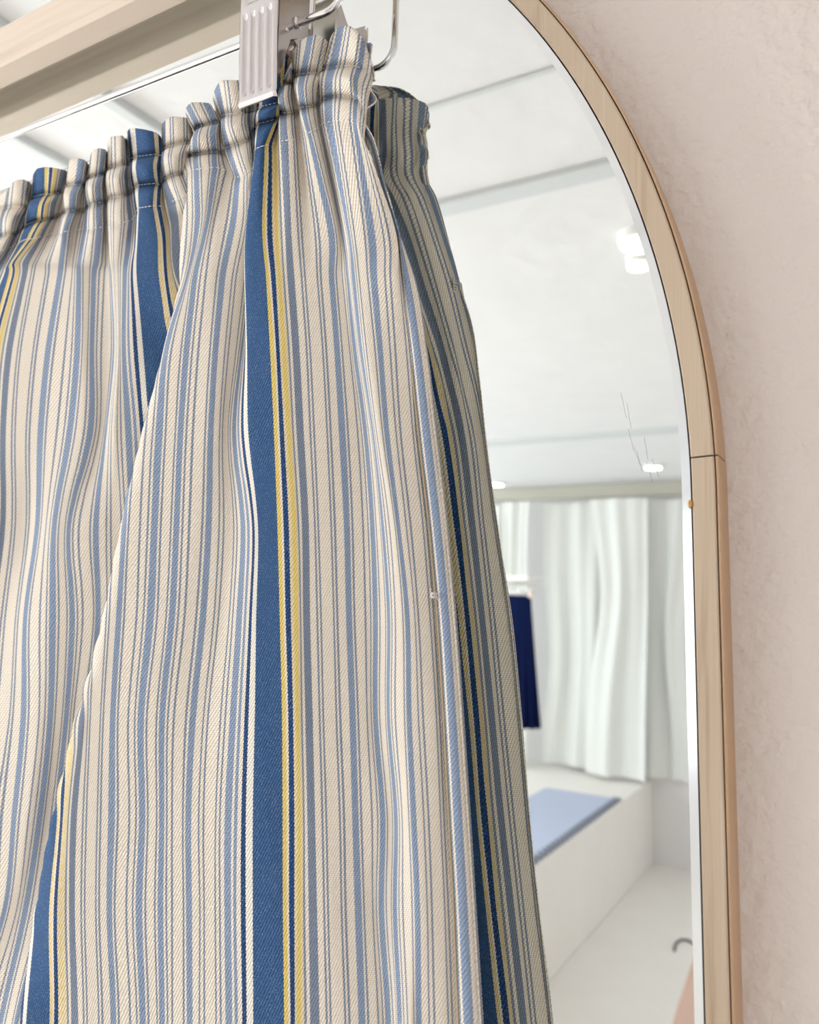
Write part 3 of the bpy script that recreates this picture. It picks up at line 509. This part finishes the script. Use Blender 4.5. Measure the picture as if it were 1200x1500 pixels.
# seam knot and the tail of thread
def spl(pts, n=24):
    pts = np.array(pts, float); t = np.arange(len(pts)); return [tuple(np.array([np.interp(q, t, pts[:,k]) for k in range(3)])) for q in np.linspace(0, len(pts)-1, n)]
kc = Vector(at(636, 872, 1-.094))
bm = bmesh.new()
kp = []
for q in range(60):
    a = q/60*2*math.pi*2.0; kp.append(kc+Vector((math.cos(a)*.0009+.0005*math.sin(a*1.5), -.0004+.0005*math.sin(a*2.5), math.sin(a)*.0010)))
tube(bm, kp, .00032, 6); tube(bm, [kc+Vector((-.0008,0,.0008)), kc+Vector((-.0016,-.0002,.0016)), kc+Vector((-.0014,.0002,.0028))], .00022, 6)
tube(bm, [kc+Vector((.0006,0,-.0006)), kc+Vector((.0016,-.0002,-.0012)), kc+Vector((.0020,.0002,-.0018))], .00022, 6)
obj('thread_knot', bm, mat('knot_thread', lin(214,206,200), .8), skirt, True)['label'] = 'frayed pale thread knot on the side seam'
# seam welt beside the side piece, its tan standing in for the seam shadow
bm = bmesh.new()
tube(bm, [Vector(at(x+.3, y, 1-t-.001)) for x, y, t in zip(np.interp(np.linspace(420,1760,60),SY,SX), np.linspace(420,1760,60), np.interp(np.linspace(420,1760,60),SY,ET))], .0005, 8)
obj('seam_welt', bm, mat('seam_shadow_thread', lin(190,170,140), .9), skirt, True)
# loose thread ends at the waist of the right side
bm = bmesh.new()
for (a, b) in (((530,196),(537,207)),((533,206),(541,212)),((536,192),(534,204))):
    tube(bm, [Vector(at(a[0],a[1],1-.085)), Vector(at((a[0]+b[0])/2+1,(a[1]+b[1])/2-1,1-.089)), Vector(at(b[0],b[1],1-.086))], .00018, 5)
obj('loose_thread', bm, M['thread'], skirt)
# ------------------------------------------------------------------ mirror with its frame
mc = Vector((-1.457*D, 0, .107*D+EYE)); R0 = 1.266*D
TILT = math.radians(1.0)
def outline(off, z0=-1.17, n=96, a0=0, a1=180, legs=(True, True)):
    """arch outline, offset outwards; list of (x, z)"""
    r = R0+off; pts = []
    for k in range(n+1):
        a = math.radians(a0+(a1-a0)*k/n); pts.append((r*math.cos(a), r*math.sin(a)))
    return pts
def tw(x, z):     # the mirror hangs one degree off plumb
    x2 = x*math.cos(TILT)+z*math.sin(TILT)*-1; z2 = z*math.cos(TILT)+x*math.sin(TILT)
    return (x2+mc.x, z2+mc.z)
TOPZ = R0; BOT = -1.15
mroot = empty('arched_mirror', (mc.x, D, mc.z+BOT))
tag(mroot, 'tall arched mirror in a pale wooden frame hung on the textured wall', 'mirror')
def full(off):
    p = [(R0+off, BOT-off)]+[(R0+off, z) for z in np.linspace(BOT*.9, -.02, 12)]
    p += outline(off, n=128)
    return p+[(-R0-off, z) for z in np.linspace(-.02, BOT*.9, 12)]+[(-R0-off, BOT-off)]
bw = .0098*D
inner = full(-bw); outer = full(0)
bm = bmesh.new()
iv = [bm.verts.new((tw(*p)[0], D, tw(*p)[1])) for p in inner]
ov = [bm.verts.new((tw(*p)[0], D+.0014, tw(*p)[1])) for p in outer]
bm.faces.new(iv)
gl = obj('mirror_glass', bm, M['mirror'], mroot)
bm = bmesh.new()
iv = [bm.verts.new((tw(*p)[0], D, tw(*p)[1])) for p in inner]
ov = [bm.verts.new((tw(*p)[0], D+.0006, tw(*p)[1])) for p in outer]
bk = [bm.verts.new((tw(*p)[0], D+.004, tw(*p)[1])) for p in outer]
n = len(iv)
for k in range(n):
    bm.faces.new((iv[k], iv[(k+1)%n], ov[(k+1)%n], ov[k])); bm.faces.new((ov[k], ov[(k+1)%n], bk[(k+1)%n], bk[k]))
M['bevel'] = mat('bevelled_glass', (.90,.93,.93,1), .12, 1)
o = obj('glass_bevel', bm, M['bevel'], mroot, False); o['label'] = 'bright bevelled rim of the glass'
# frame sections
TH_ = .058*D; W1 = .0285*D; W0 = .0020*D
def sweep(path, prof, m, name, idx=None, parent=mroot, caps=True):
    """path: list of (x,z,nx,nz); prof: list of (outward offset, y)"""
    bm = bmesh.new(); rings = []
    for (x, z, nx, nz) in path:
        ring = []
        for (o_, y_) in prof:
            X, Z = tw(x+nx*o_, z+nz*o_); ring.append(bm.verts.new((X, y_, Z)))
        rings.append(ring)
    for a, b in zip(rings, rings[1:]):
        for k in range(len(prof)): bm.faces.new((a[k], a[(k+1)%len(prof)], b[(k+1)%len(prof)], b[k]))
    bm.faces.new(rings[0]); bm.faces.new(rings[-1][::-1])
    bmesh.ops.recalc_face_normals(bm, faces=bm.faces)
    return obj(name, bm, m, parent)
zs = .044*D
arc = [(R0, z, 1, 0) for z in (zs+.0003, zs*.5, 0.0)][0:0]
arc = [(R0*math.cos(a), R0*math.sin(a), math.cos(a), math.sin(a)) for a in np.linspace(math.asin(zs/R0)+.0012, math.pi-math.asin(zs/R0)-.0012, 160)]
right = [(R0*math.cos(a), R0*math.sin(a), math.cos(a), math.sin(a)) for a in np.linspace(math.asin(zs/R0)-.0004, 0, 6)]+[(R0, z, 1, 0) for z in np.linspace(-.05, BOT, 20)]
left = [(-x, z, -nx, nz) for x, z, nx, nz in right]
yf = D-.0006
front_prof = [(W0, yf+.001), (W0+.0004, yf), (W1-.0008, yf), (W1-.0002, yf+.0006), (W1-.0002, yf+.006), (W0, yf+.006)]
front_prof = [(W0, yf+.0008), (W0+.0006, yf), (W1-.0006, yf+.0002), (W1, yf+.0008), (W1, D+TH_*.6), (W0, D+TH_*.6)]
g_ = .00050
band_prof = [(W1+g_, yf+.0010), (W1+g_+.0006, yf+.0006), (W1+g_+.0011, yf+.0012), (W1+g_+.0011, D+TH_), (W1+g_, D+TH_)]
for nm, pth in (('arch_rail', arc), ('side_rail', right), ('side_rail', left)):
    sweep(pth, front_prof, M['frame_wood'], nm); sweep(pth, band_prof, M['edge_wood'], 'edge_band')
sweep([(x, BOT, 0, -1) for x in np.linspace(-R0-.01, R0+.01, 4)], front_prof, M['frame_wood'], 'bottom_rail')
# dark backing seen in the narrow gaps
bmb = [(.0, D+.0045), (W1+g_*.6, D+.0045), (W1+g_*.6, D+TH_-.001), (.0, D+TH_-.001)]
sweep([(x,z,nx,nz) for x,z,nx,nz in (right[::-1]+arc)], [(-.004, D+.0045), (W1+g_*1.2, D+.0032), (W1+g_*1.2, D+TH_-.001), (-.004, D+TH_-.001)], M['dark'], 'backing_board')
# resin drop
bm = bmesh.new(); bmesh.ops.create_uvsphere(bm, u_segments=16, v_segments=10, radius=.0011, matrix=Matrix.Translation(Vector(at(1011.5,738,1-.0015)))@Matrix.Diagonal((.8,.5,1.5,1)))
obj('resin_drop', bm, M['resin'], mroot, True)['label'] = 'small amber resin drop on the frame'
bm = bmesh.new()
for (x0,y0,x1,y1) in ((910,575,918,612),(918,590,925,628),(921,628,928,660),(929,655,938,682),(944,640,949,672),(947,676,956,706),(955,672,966,700),(933,660,941,690)):
    p = [Vector(at(x0+(x1-x0)*q+random.uniform(-.5,.5), y0+(y1-y0)*q, 1-.0002)) for q in np.linspace(0,1,6)]
    tube(bm, p, .00007, 4)
obj('scratches', bm, M['scratch'], mroot)['label'] = 'fine scratches on the glass'
# ------------------------------------------------------------------ wooden rail and steel rod
yb0, yb1 = .919*D, .966*D; zb0 = 1.071*D+EYE; zb1 = 1.163*D+EYE
bar = empty('clothes_rail', (-1.7*D, .94*D, zb0)); tag(bar, 'pale square wooden rail running across in front of the mirror top', 'rail')
obj('rail_bar', mbox((-3.0*D, yb0, zb0), (-.50*D, yb1, zb1), .0006), M['bar_wood'], bar)
for xx in (-2.95*D, -.55*D):
    obj('bracket', mbox((xx, yb1, zb0+.004), (xx+.03*D, D+TH_, zb1-.004), .0004), M['bar_wood'], bar)
RL = Vector(at(0, 205, .927)); RR = Vector(at(470, 21, .925)); rd = (RR-RL).normalized()
def rodat(x): return RL+(RR-RL)*((x-RL.x)/(RR.x-RL.x))
pc = rodat(at(380, 60, .926)[0]); zr = pc.z; yr = pc.y; rr = .0058*D
hang = empty('clip_hanger', (-1.3*D, yr, zr)); tag(hang, 'thin chrome clip hanger rod under the wooden rail', 'hanger')
xe = at(503, 0, .925)[0]; br = .034*D
def bend(px, sgn):
    c = rodat(px); return [c+rd*(sgn*(-br+br*math.sin(a)))+Vector((0,0,br-br*math.cos(a))) for a in np.linspace(0, math.pi/2, 14)]
eL = bend(-2.86*D, -1)[::-1]; eR = bend(xe, 1)
pts = [Vector((eL[0].x, eL[0].y, zb0+.001))]+eL+[rodat(x) for x in np.linspace(-2.86*D+br*1.1, xe-br*1.1, 20)]+eR+[Vector((eR[-1].x, eR[-1].y, zb0+.001))]
obj('rod', mtube(pts, rr, 20), M['chrome'], hang, True)
# ------------------------------------------------------------------ clip
TL = Vector(at(343, -60, 1-.120)); BLc = Vector(at(348, 161, 1-.118)); BRc = Vector(at(404, 138, 1-.118))
xl, xr = BLc.x, BRc.x; zb = (BLc.z+BRc.z)/2; zt = zb+.27*D; yc = D*(1-.118)
clip = empty('metal_clip', ((xl+xr)/2, yr, zr)); tag(clip, 'ribbed silver metal clip gripping the skirt waist on the rod', 'clip')
def plate(front):
    bm = bmesh.new(); nx, nz = 96, 90; H = zt-zb; Wd = xr-xl; vs = []
    for iz in range(nz+1):
        row = []
        for ix in range(nx+1):
            u = ix/nx; v = iz/nz; d = 0
            for c in (.175, .385, .60, .815):
                if 0.055 < v < .555:
                    e = abs(u-c)/.062
                    if e < 1: d += math.cos(e*math.pi/2)**.8*min(1, (v-.055)/.035, (.555-v)/.03)
            if .60 < v < .68 and .14 < u < .88: d += .9*min(1, (u-.14)/.06, (.88-u)/.06)*math.sin((v-.60)/.08*math.pi)
            # rolled lip at the bottom, shallow curve along the height
            y = -.0014*math.sin(math.pi*v*.9)-.0022*v
            if v < .05: y += -.0010*math.sin(v/.05*math.pi)+.0010*(1-v/.05)
            y += .0016*d
            y += .0016*max(0, abs(u-.5)-.44)/.06*.6
            row.append(bm.verts.new((xl+Wd*u, (yc+y) if front else (2*(yr-.001)-yc-y), zb+H*v)))
        vs.append(row)
    for a in range(nz):
        for b in range(nx):
            f = (vs[a][b], vs[a][b+1], vs[a+1][b+1], vs[a+1][b]); bm.faces.new(f if front else f[::-1])
    return bm
for fr, nm in ((True,'front_plate'),(False,'back_plate')):
    o = obj(nm, plate(fr), M['steel'], clip, True); s = o.modifiers.new('sheet', 'SOLIDIFY'); s.thickness = .0006; s.offset = -1
# side cheeks: they run from the plates to the pivot
def cheek(x, sgn, front):
    yo = yc+.0006 if front else 2*(yr-.001)-yc-.0006
    bm = bmesh.new(); z0 = zb+.02*D; prof = [(yo, z0), (yo, zt), (yr-sgn*.002, zt-.03*D), (yr+sgn*.0045, zr+.035*D), (yr+sgn*.006, zr), (yr+sgn*.003, zr-.02*D), (yr-sgn*.004, zr-.036*D), (yr-sgn*.009, z0+.04*D)]
    prof = [(min(max(y, 0), D-.0045), z) for y, z in prof]
    a = [bm.verts.new((x, y, z)) for y, z in prof]; b = [bm.verts.new((x+.0006, y, z)) for y, z in prof]
    bm.faces.new(a); bm.faces.new(b[::-1])
    for k in range(len(a)): bm.faces.new((a[k], a[(k+1)%len(a)], b[(k+1)%len(a)], b[k]))
    bmesh.ops.recalc_face_normals(bm, faces=bm.faces); return bm
for x in (xl+.0003, xr-.0012):
    obj('cheek', cheek(x, 1, True), M['cheek'], clip)
for x in (xl+.0014, xr-.0024):
    obj('cheek', cheek(x, -1, False), M['cheek'], clip)
bm = bmesh.new()
sp = [(xl+.003+(xr-xl-.006)*q/400, yr+math.cos(q/400*2*math.pi*14)*.0026, zr+math.sin(q/400*2*math.pi*14)*.0026) for q in range(401)]
tube(bm, sp, .00045, 6); obj('spring', bm, M['darkchrome'], clip, True)
for x in (xl-.0006, xr-.0006):
    bm = bmesh.new(); disc(bm, (x, yr, zr), (1,0,0), .0028, .0014, 28); disc(bm, (x-.0003, yr, zr), (1,0,0), .0021, .0020, 28)
    obj('pivot_collar', bm, M['steel'], clip, True)
for (dy, dz) in ((-.0075,-.0085),(-.005,.010)):
    bm = bmesh.new(); bmesh.ops.create_uvsphere(bm, u_segments=14, v_segments=8, radius=.0012, matrix=Matrix.Translation((xr-.0004, yr+dy, zr+dz))@Matrix.Diagonal((.6,1,1,1)))
    obj('rivet', bm, M['steel'], clip, True)
# ------------------------------------------------------------------ the room
YW = D+TH_; XW, XE, YS = -3.5, 2.0, .32-(5.3-.32)
HC = 2.4
def struct(name, bm, m): o = obj(name, bm, m); o['kind'] = 'structure'; return o
struct('wall_north', mbox((XW, YW, 0), (XE, YW+.12, HC)), M['wall'])
sw = (.15, 1.7, .7, 2.2)  # added south opening, put in to brighten the glass bevel and skirt front
bm = bmesh.new(); box(bm, (XW, YS-.12, 0), (sw[0], YS, HC)); box(bm, (sw[1], YS-.12, 0), (XE, YS, HC)); box(bm, (sw[0], YS-.12, 0), (sw[1], YS, sw[2])); box(bm, (sw[0], YS-.12, sw[3]), (sw[1], YS, HC))
struct('wall_south', bm, M['room'])
bm = bmesh.new(); t = .05
box(bm, (sw[0], YS-.1, sw[2]), (sw[0]+t, YS-.02, sw[3])); box(bm, (sw[1]-t, YS-.1, sw[2]), (sw[1], YS-.02, sw[3])); box(bm, (sw[0], YS-.1, sw[2]), (sw[1], YS-.02, sw[2]+t)); box(bm, (sw[0], YS-.1, sw[3]-t), (sw[1], YS-.02, sw[3]))
struct('window_3', bm, M['rack'])
struct('wall_east', mbox((XE, YS-.12, 0), (XE+.12, YW+.12, HC)), M['room'])
struct('floor', mbox((XW-.12, YS-.12, -.1), (XE+.12, YW+.12, 0)), M['floor'])
struct('ceiling', mbox((XW-.12, YS-.12, HC), (XE+.12, YW+.12, HC+.1)), M['ceil'])
# west wall with two tall windows, the far one added to brighten the room
wins = [(-1.15, -.06, 1.1, 2.05), (-4.4, -2.2, .15, 2.2)]
bm = bmesh.new(); ys = [YS-.12, wins[1][0], wins[1][1], wins[0][0], wins[0][1], YW+.12]
for a, b in ((0,1),(2,3),(4,5)): box(bm, (XW-.12, ys[a], 0), (XW, ys[b], HC))
for (y0, y1, z0, z1) in wins:
    box(bm, (XW-.12, y0, 0), (XW, y1, z0)); box(bm, (XW-.12, y0, z1), (XW, y1, HC))
struct('wall_west', bm, M['room'])
for i, (y0, y1, z0, z1) in enumerate(wins):
    bm = bmesh.new(); t = .05
    box(bm, (XW-.1, y0, z0), (XW-.02, y0+t, z1)); box(bm, (XW-.1, y1-t, z0), (XW-.02, y1, z1)); box(bm, (XW-.1, y0, z0), (XW-.02, y1, z0+t)); box(bm, (XW-.1, y0, z1-t), (XW-.02, y1, z1))
    struct('window_%d' % (i+1), bm, M['rack'])
# ceiling battens: positions read from their mirror images
def ceil_y(px, py):      # real y of the ceiling point whose mirror image is at this pixel
    r = ray(px, py); s = (HC-EYE)/r[2]; return 2*D-s, r[0]*s
for i, (a, b, w) in enumerate((((735,123),None,.012),((775,270),None,.05),((855,638),None,.10))):
    y, x = ceil_y(*a); struct('trim_%d' % (i+1), mbox((XW, y-w/2, HC-(.004 if w < .02 else .012)), (XE, y+w/2, HC), .002), M['trim'])
y1_, x1_ = ceil_y(66, 221); y2_, x2_ = ceil_y(195, 163)
y0_ = ceil_y(775,270)[0]
for i, x in enumerate((x1_, x2_)):
    struct('trim_%d' % (i+4), mbox((x-.012, y0_, HC-.014), (x+.012, YW, HC), .002), M['trim'])
struct('trim_6', mbox((XW, YS, HC-.09), (XE, YS+.05, HC), .01), mat('cornice_paint', lin(205,203,190), .6))
# ceiling spot lights seen in the glass
for i, (px, py, r, lab) in enumerate(((938,343,.040,'larger round ceiling lamp glowing near the mirror edge'),(936,376,.024,'smaller round ceiling lamp just below the larger glowing one'),(957,680,.045,'round ceiling lamp near the curtained wall at the right'),(727,722,.05,'ceiling lamp glowing beside the striped skirt edge'))):
    y, x = ceil_y(px, py if py < 700 else 706)
    t = empty('ceiling_lamp', (x, y, HC-.02)); tag(t, lab, 'lamp')
    bm = bmesh.new(); disc(bm, (x, y, HC-.02), (0,0,1), r*1.15, .02); obj('lamp_housing', bm, M['lamp_body'], t)
    bm = bmesh.new(); disc(bm, (x, y, HC-.026), (0,0,1), r, .006); obj('lamp_lens', bm, M['glow'], t)
# the raised display platform on the left of the reflected room
def vreal(px, py, s):     # real room point whose mirror image lies at this pixel, s metres behind the camera plane
    r = ray(px, py); return Vector((r[0]*s, 2*D-s, EYE+r[2]*s))
cpt = vreal(957, 1140, 5.3); XP = cpt.x; ZP = cpt.z
fl = vreal(957, 1240, 5.3); print('platform', XP, ZP, 'floor check', fl.z)
ZF = 0.0
plat = tag(obj('display_platform', mbox((XW+.005, YS+.003, .002), (XP, -1.0, ZP), .002), M['floor']), 'low white painted display platform below the curtains in the mirror', 'platform')
def plat_pt(px, py): r = ray(px, py); s = (ZP-EYE)/r[2]; return Vector((r[0]*s, 2*D-s, ZP))
ra, rb = plat_pt(785,1222), plat_pt(872,1172)
rug = empty('fringed_mat', (XP-.4, (ra.y+rb.y)/2, ZP)); tag(rug, 'pale blue mat with grey fringe lying on the white platform', 'mat')
xr_ = XP-.045; yr0 = min(ra.y, rb.y)-.05; print('mat', yr0); yr1 = max(ra.y, rb.y)+.9
obj('mat_body', mbox((xr_-.40, yr0, ZP+.003), (xr_, yr1, ZP+.016), .004), M['rug'], rug)
bm = bmesh.new(); yy = yr0
while yy < yr1:
    tube(bm, [(xr_-.002, yy, ZP+.014), (xr_+.02, yy+.004, ZP+.012), (xr_+.040, yy, ZP+.011)], .0085, 6); yy += .055
fr = obj('fringe', bm, M['fringe'], rug, True); fr['kind'] = 'stuff'
# curtains
def curtain(x0, x1, z0, z1, lab, seed, gather=None, tie=None, y=YS+.10):
    rnd = random.Random(seed); nc, nr = 160, 60; bm = bmesh.new(); vs = []
    ph = [rnd.uniform(0,6.3) for _ in range(4)]
    for j in range(nr+1):
        v = j/nr; row = []
        sh = 0; wd = 1
        if tie:
            q = (v-tie[0])/.28; wd = 1-tie[1]*math.exp(-q*q); sh = tie[2]*math.exp(-q*q)
        for i in range(nc+1):
            u = i/nc
            x = (x0+x1)/2+(u-.5)*(x1-x0)*wd+sh
            yy = y+.030*math.sin(u*9+ph[0]+.8*math.sin(v*3+ph[1]))*(.5+.5*v)+.010*math.sin(u*19+ph[2]+v*1.3)
            row.append(bm.verts.new((x, yy, z1+(z0-z1)*v)))
        vs.append(row)
    for j in range(nr):
        for i in range(nc): bm.faces.new((vs[j][i], vs[j+1][i], vs[j+1][i+1], vs[j][i+1]))
    o = obj('curtain', bm, M['curtain'], None, True); tag(o, lab, 'curtain', 'curtains on the far wall'); return o
def wx(px, s=5.2): return ray(px, 900)[0]*s
zc0 = ZP+.03; zc1 = HC-.13
curtain(wx(690), wx(738), zc0, zc1, 'white curtain partly behind the striped skirt edge in the mirror', 1)
curtain(wx(744), wx(788), zc0, zc1, 'narrow white curtain above the hanging navy skirt', 2, tie=(.2,.2,0), y=YS+.25)
curtain(wx(794), wx(880), zc0, zc1, 'wide white curtain right of the hanging navy skirt', 3, tie=(.6,.15,.03))
curtain(wx(868), wx(955), zc0, zc1, 'white curtain gathered near the middle of the curtained wall', 5, tie=(.35,.22,.05), y=YS+.25)
curtain(wx(948), wx(1035), zc0, zc1, 'white curtain nearest the mirror frame', 7, tie=(.5,.25,-.05))
# white clothes rack with the navy skirt
sr = 3.9
pk = vreal(770, 853, sr)
xa, xb = vreal(640,900,sr).x, vreal(786,900,sr).x
rack = empty('clothes_rack', (xb, pk.y, ZP)); tag(rack, 'white metal clothes rack standing on the platform behind the skirt reflection', 'clothes rack')
obj('rack_rail', mtube([(xa, pk.y, pk.z), (xb, pk.y, pk.z)], .016), M['rack'], rack, True)
for x in (xa, vreal(708,900,sr).x): obj('rack_post', mtube([(x, pk.y, ZP), (x, pk.y, pk.z+.02)], .014), M['rack'], rack, True)
obj('rack_shelf', mbox((xa, pk.y-.12, pk.z+.005), (xb, pk.y+.12, pk.z+.03), .004), M['rack'], rack)
n0 = vreal(762, 872, sr-.05); n1 = vreal(762, 1064, sr-.05)
xtl, xtr, xbl, xbr = [vreal(p, 950, sr-.05).x for p in (738, 777, 728, 790)]
bm = bmesh.new(); vs = []; NR, NC = 40, 120
for j in range(NR+1):
    v = j/NR; row = []
    for i in range(NC):
        a = 2*math.pi*i/NC; hw = ((xtr-xtl)*(1-v)+(xbr-xbl)*v)/2; cx = ((xtl+xtr)*(1-v)+(xbl+xbr)*v)/2
        dp = .02+.05*v; fo = 1+.10*v*math.sin(a*14)
        row.append(bm.verts.new((cx+hw*math.cos(a)*fo, n0.y+dp*math.sin(a)*(1+.3*v*math.sin(a*14)), n0.z+(n1.z-n0.z)*v)))
    vs.append(row)
for j in range(NR):
    for i in range(NC): bm.faces.new((vs[j][i], vs[j][(i+1)%NC], vs[j+1][(i+1)%NC], vs[j+1][i]))
bmesh.ops.recalc_face_normals(bm, faces=bm.faces)
tag(obj('navy_skirt', bm, M['navy'], None, True), 'dark navy skirt hanging from the white rack in the mirror', 'skirt')
hg = empty('coat_hanger', ((xtl+xtr)/2, n0.y, n0.z)); tag(hg, 'pale clip hanger holding the dark navy skirt', 'hanger')
obj('hanger_bar', mtube([(xtl-.01, n0.y, n0.z+.012), (xtr+.012, n0.y, n0.z+.012)], .009), M['rack'], hg, True)
obj('hanger_hook', mtube([((xtl+xtr)/2, n0.y, n0.z+.012), ((xtl+xtr)/2, n0.y, pk.z-.012)], .003), M['chrome'], hg, True)
for x in (xtl, xtr): obj('hanger_clip', mbox((x-.012, n0.y-.012, n0.z-.012), (x+.012, n0.y+.012, n0.z+.03), .003), mat('beige_clip', lin(236,222,214), .5), hg)
# bench corner and cable at the lower right of the reflection
def floor_pt(px, py, h=0): r = ray(px, py); s = (h-EYE)/r[2]; return Vector((r[0]*s, 2*D-s, h))
hb = .45
p0 = floor_pt(1019, 1392, hb); p1 = floor_pt(984, 1500, hb)
dv = (p1-p0).normalized(); nv = Vector((-dv.y, dv.x, 0)); nv = nv if nv.x > 0 else -nv
A = p0-dv*.02; L_ = (p1-p0).length+.5
bench = empty('wooden_bench', (A.x, A.y, 0)); tag(bench, 'pinkish wooden bench corner at the lower right of the mirror', 'bench')
bm = bmesh.new(); q = [A, A+dv*L_, A+dv*L_+nv*.32, A+nv*.32]
lo = [bm.verts.new((p.x, p.y, hb-.03)) for p in q]; hi = [bm.verts.new((p.x, p.y, hb)) for p in q]
bm.faces.new(lo); bm.faces.new(hi[::-1])
for k in range(4): bm.faces.new((lo[k], lo[(k+1)%4], hi[(k+1)%4], hi[k]))
bmesh.ops.recalc_face_normals(bm, faces=bm.faces); bmesh.ops.bevel(bm, geom=list(bm.edges), offset=.004, segments=2, affect='EDGES')
obj('bench_top', bm, M['bench_wood'], bench)
for p in (A+dv*.05+nv*.05, A+dv*(L_-.05)+nv*.05, A+dv*.05+nv*.27, A+dv*(L_-.05)+nv*.27):
    obj('leg', mbox((p.x-.02, p.y-.02, .0), (p.x+.02, p.y+.02, hb-.03), .003), M['bench_wood'], bench)
cp = [floor_pt(x, y, .006) for x, y in ((988,1392),(990,1382),(998,1376),(1008,1377),(1020,1384),(1034,1392))]
tag(obj('floor_cable', mtube(spl([tuple(p) for p in cp], 30), .006, 8), M['cable'], None, True), 'short grey cable curling on the pale floor in the mirror', 'cable')
# ------------------------------------------------------------------ key through the near west opening, fill lights at the two added windows
def area(name, loc, rot, sx, sy, e, col=(1,1,1)):
    l = bpy.data.lights.new(name, 'AREA'); l.shape = 'RECTANGLE'; l.size = sx; l.size_y = sy; l.energy = e; l.color = col
    o = bpy.data.objects.new(name, l); o.location = loc; o.rotation_euler = rot; COL.objects.link(o); return o
for i, (y0, y1, z0, z1) in enumerate(wins):
    area('window_daylight', (XW-.14, (y0+y1)/2, (z0+z1)/2), (0, -math.pi/2, 0), z1-z0, y1-y0, (110, 42)[i], (.93,.97,1.0))
area('window_daylight', ((sw[0]+sw[1])/2, YS-.14, (sw[2]+sw[3])/2), (math.pi/2, 0, 0), sw[1]-sw[0], sw[3]-sw[2], 16, (.97,.98,1.0))  # fill light behind the added south opening
w_ = bpy.data.worlds.new('sky'); SC.world = w_; w_.use_nodes = True
w_.node_tree.nodes['Background'].inputs[0].default_value = (.75,.85,1,1); w_.node_tree.nodes['Background'].inputs[1].default_value = .5
SC.cycles.use_denoising = True
SC.cycles.max_bounces = 10; SC.cycles.diffuse_bounces = 6
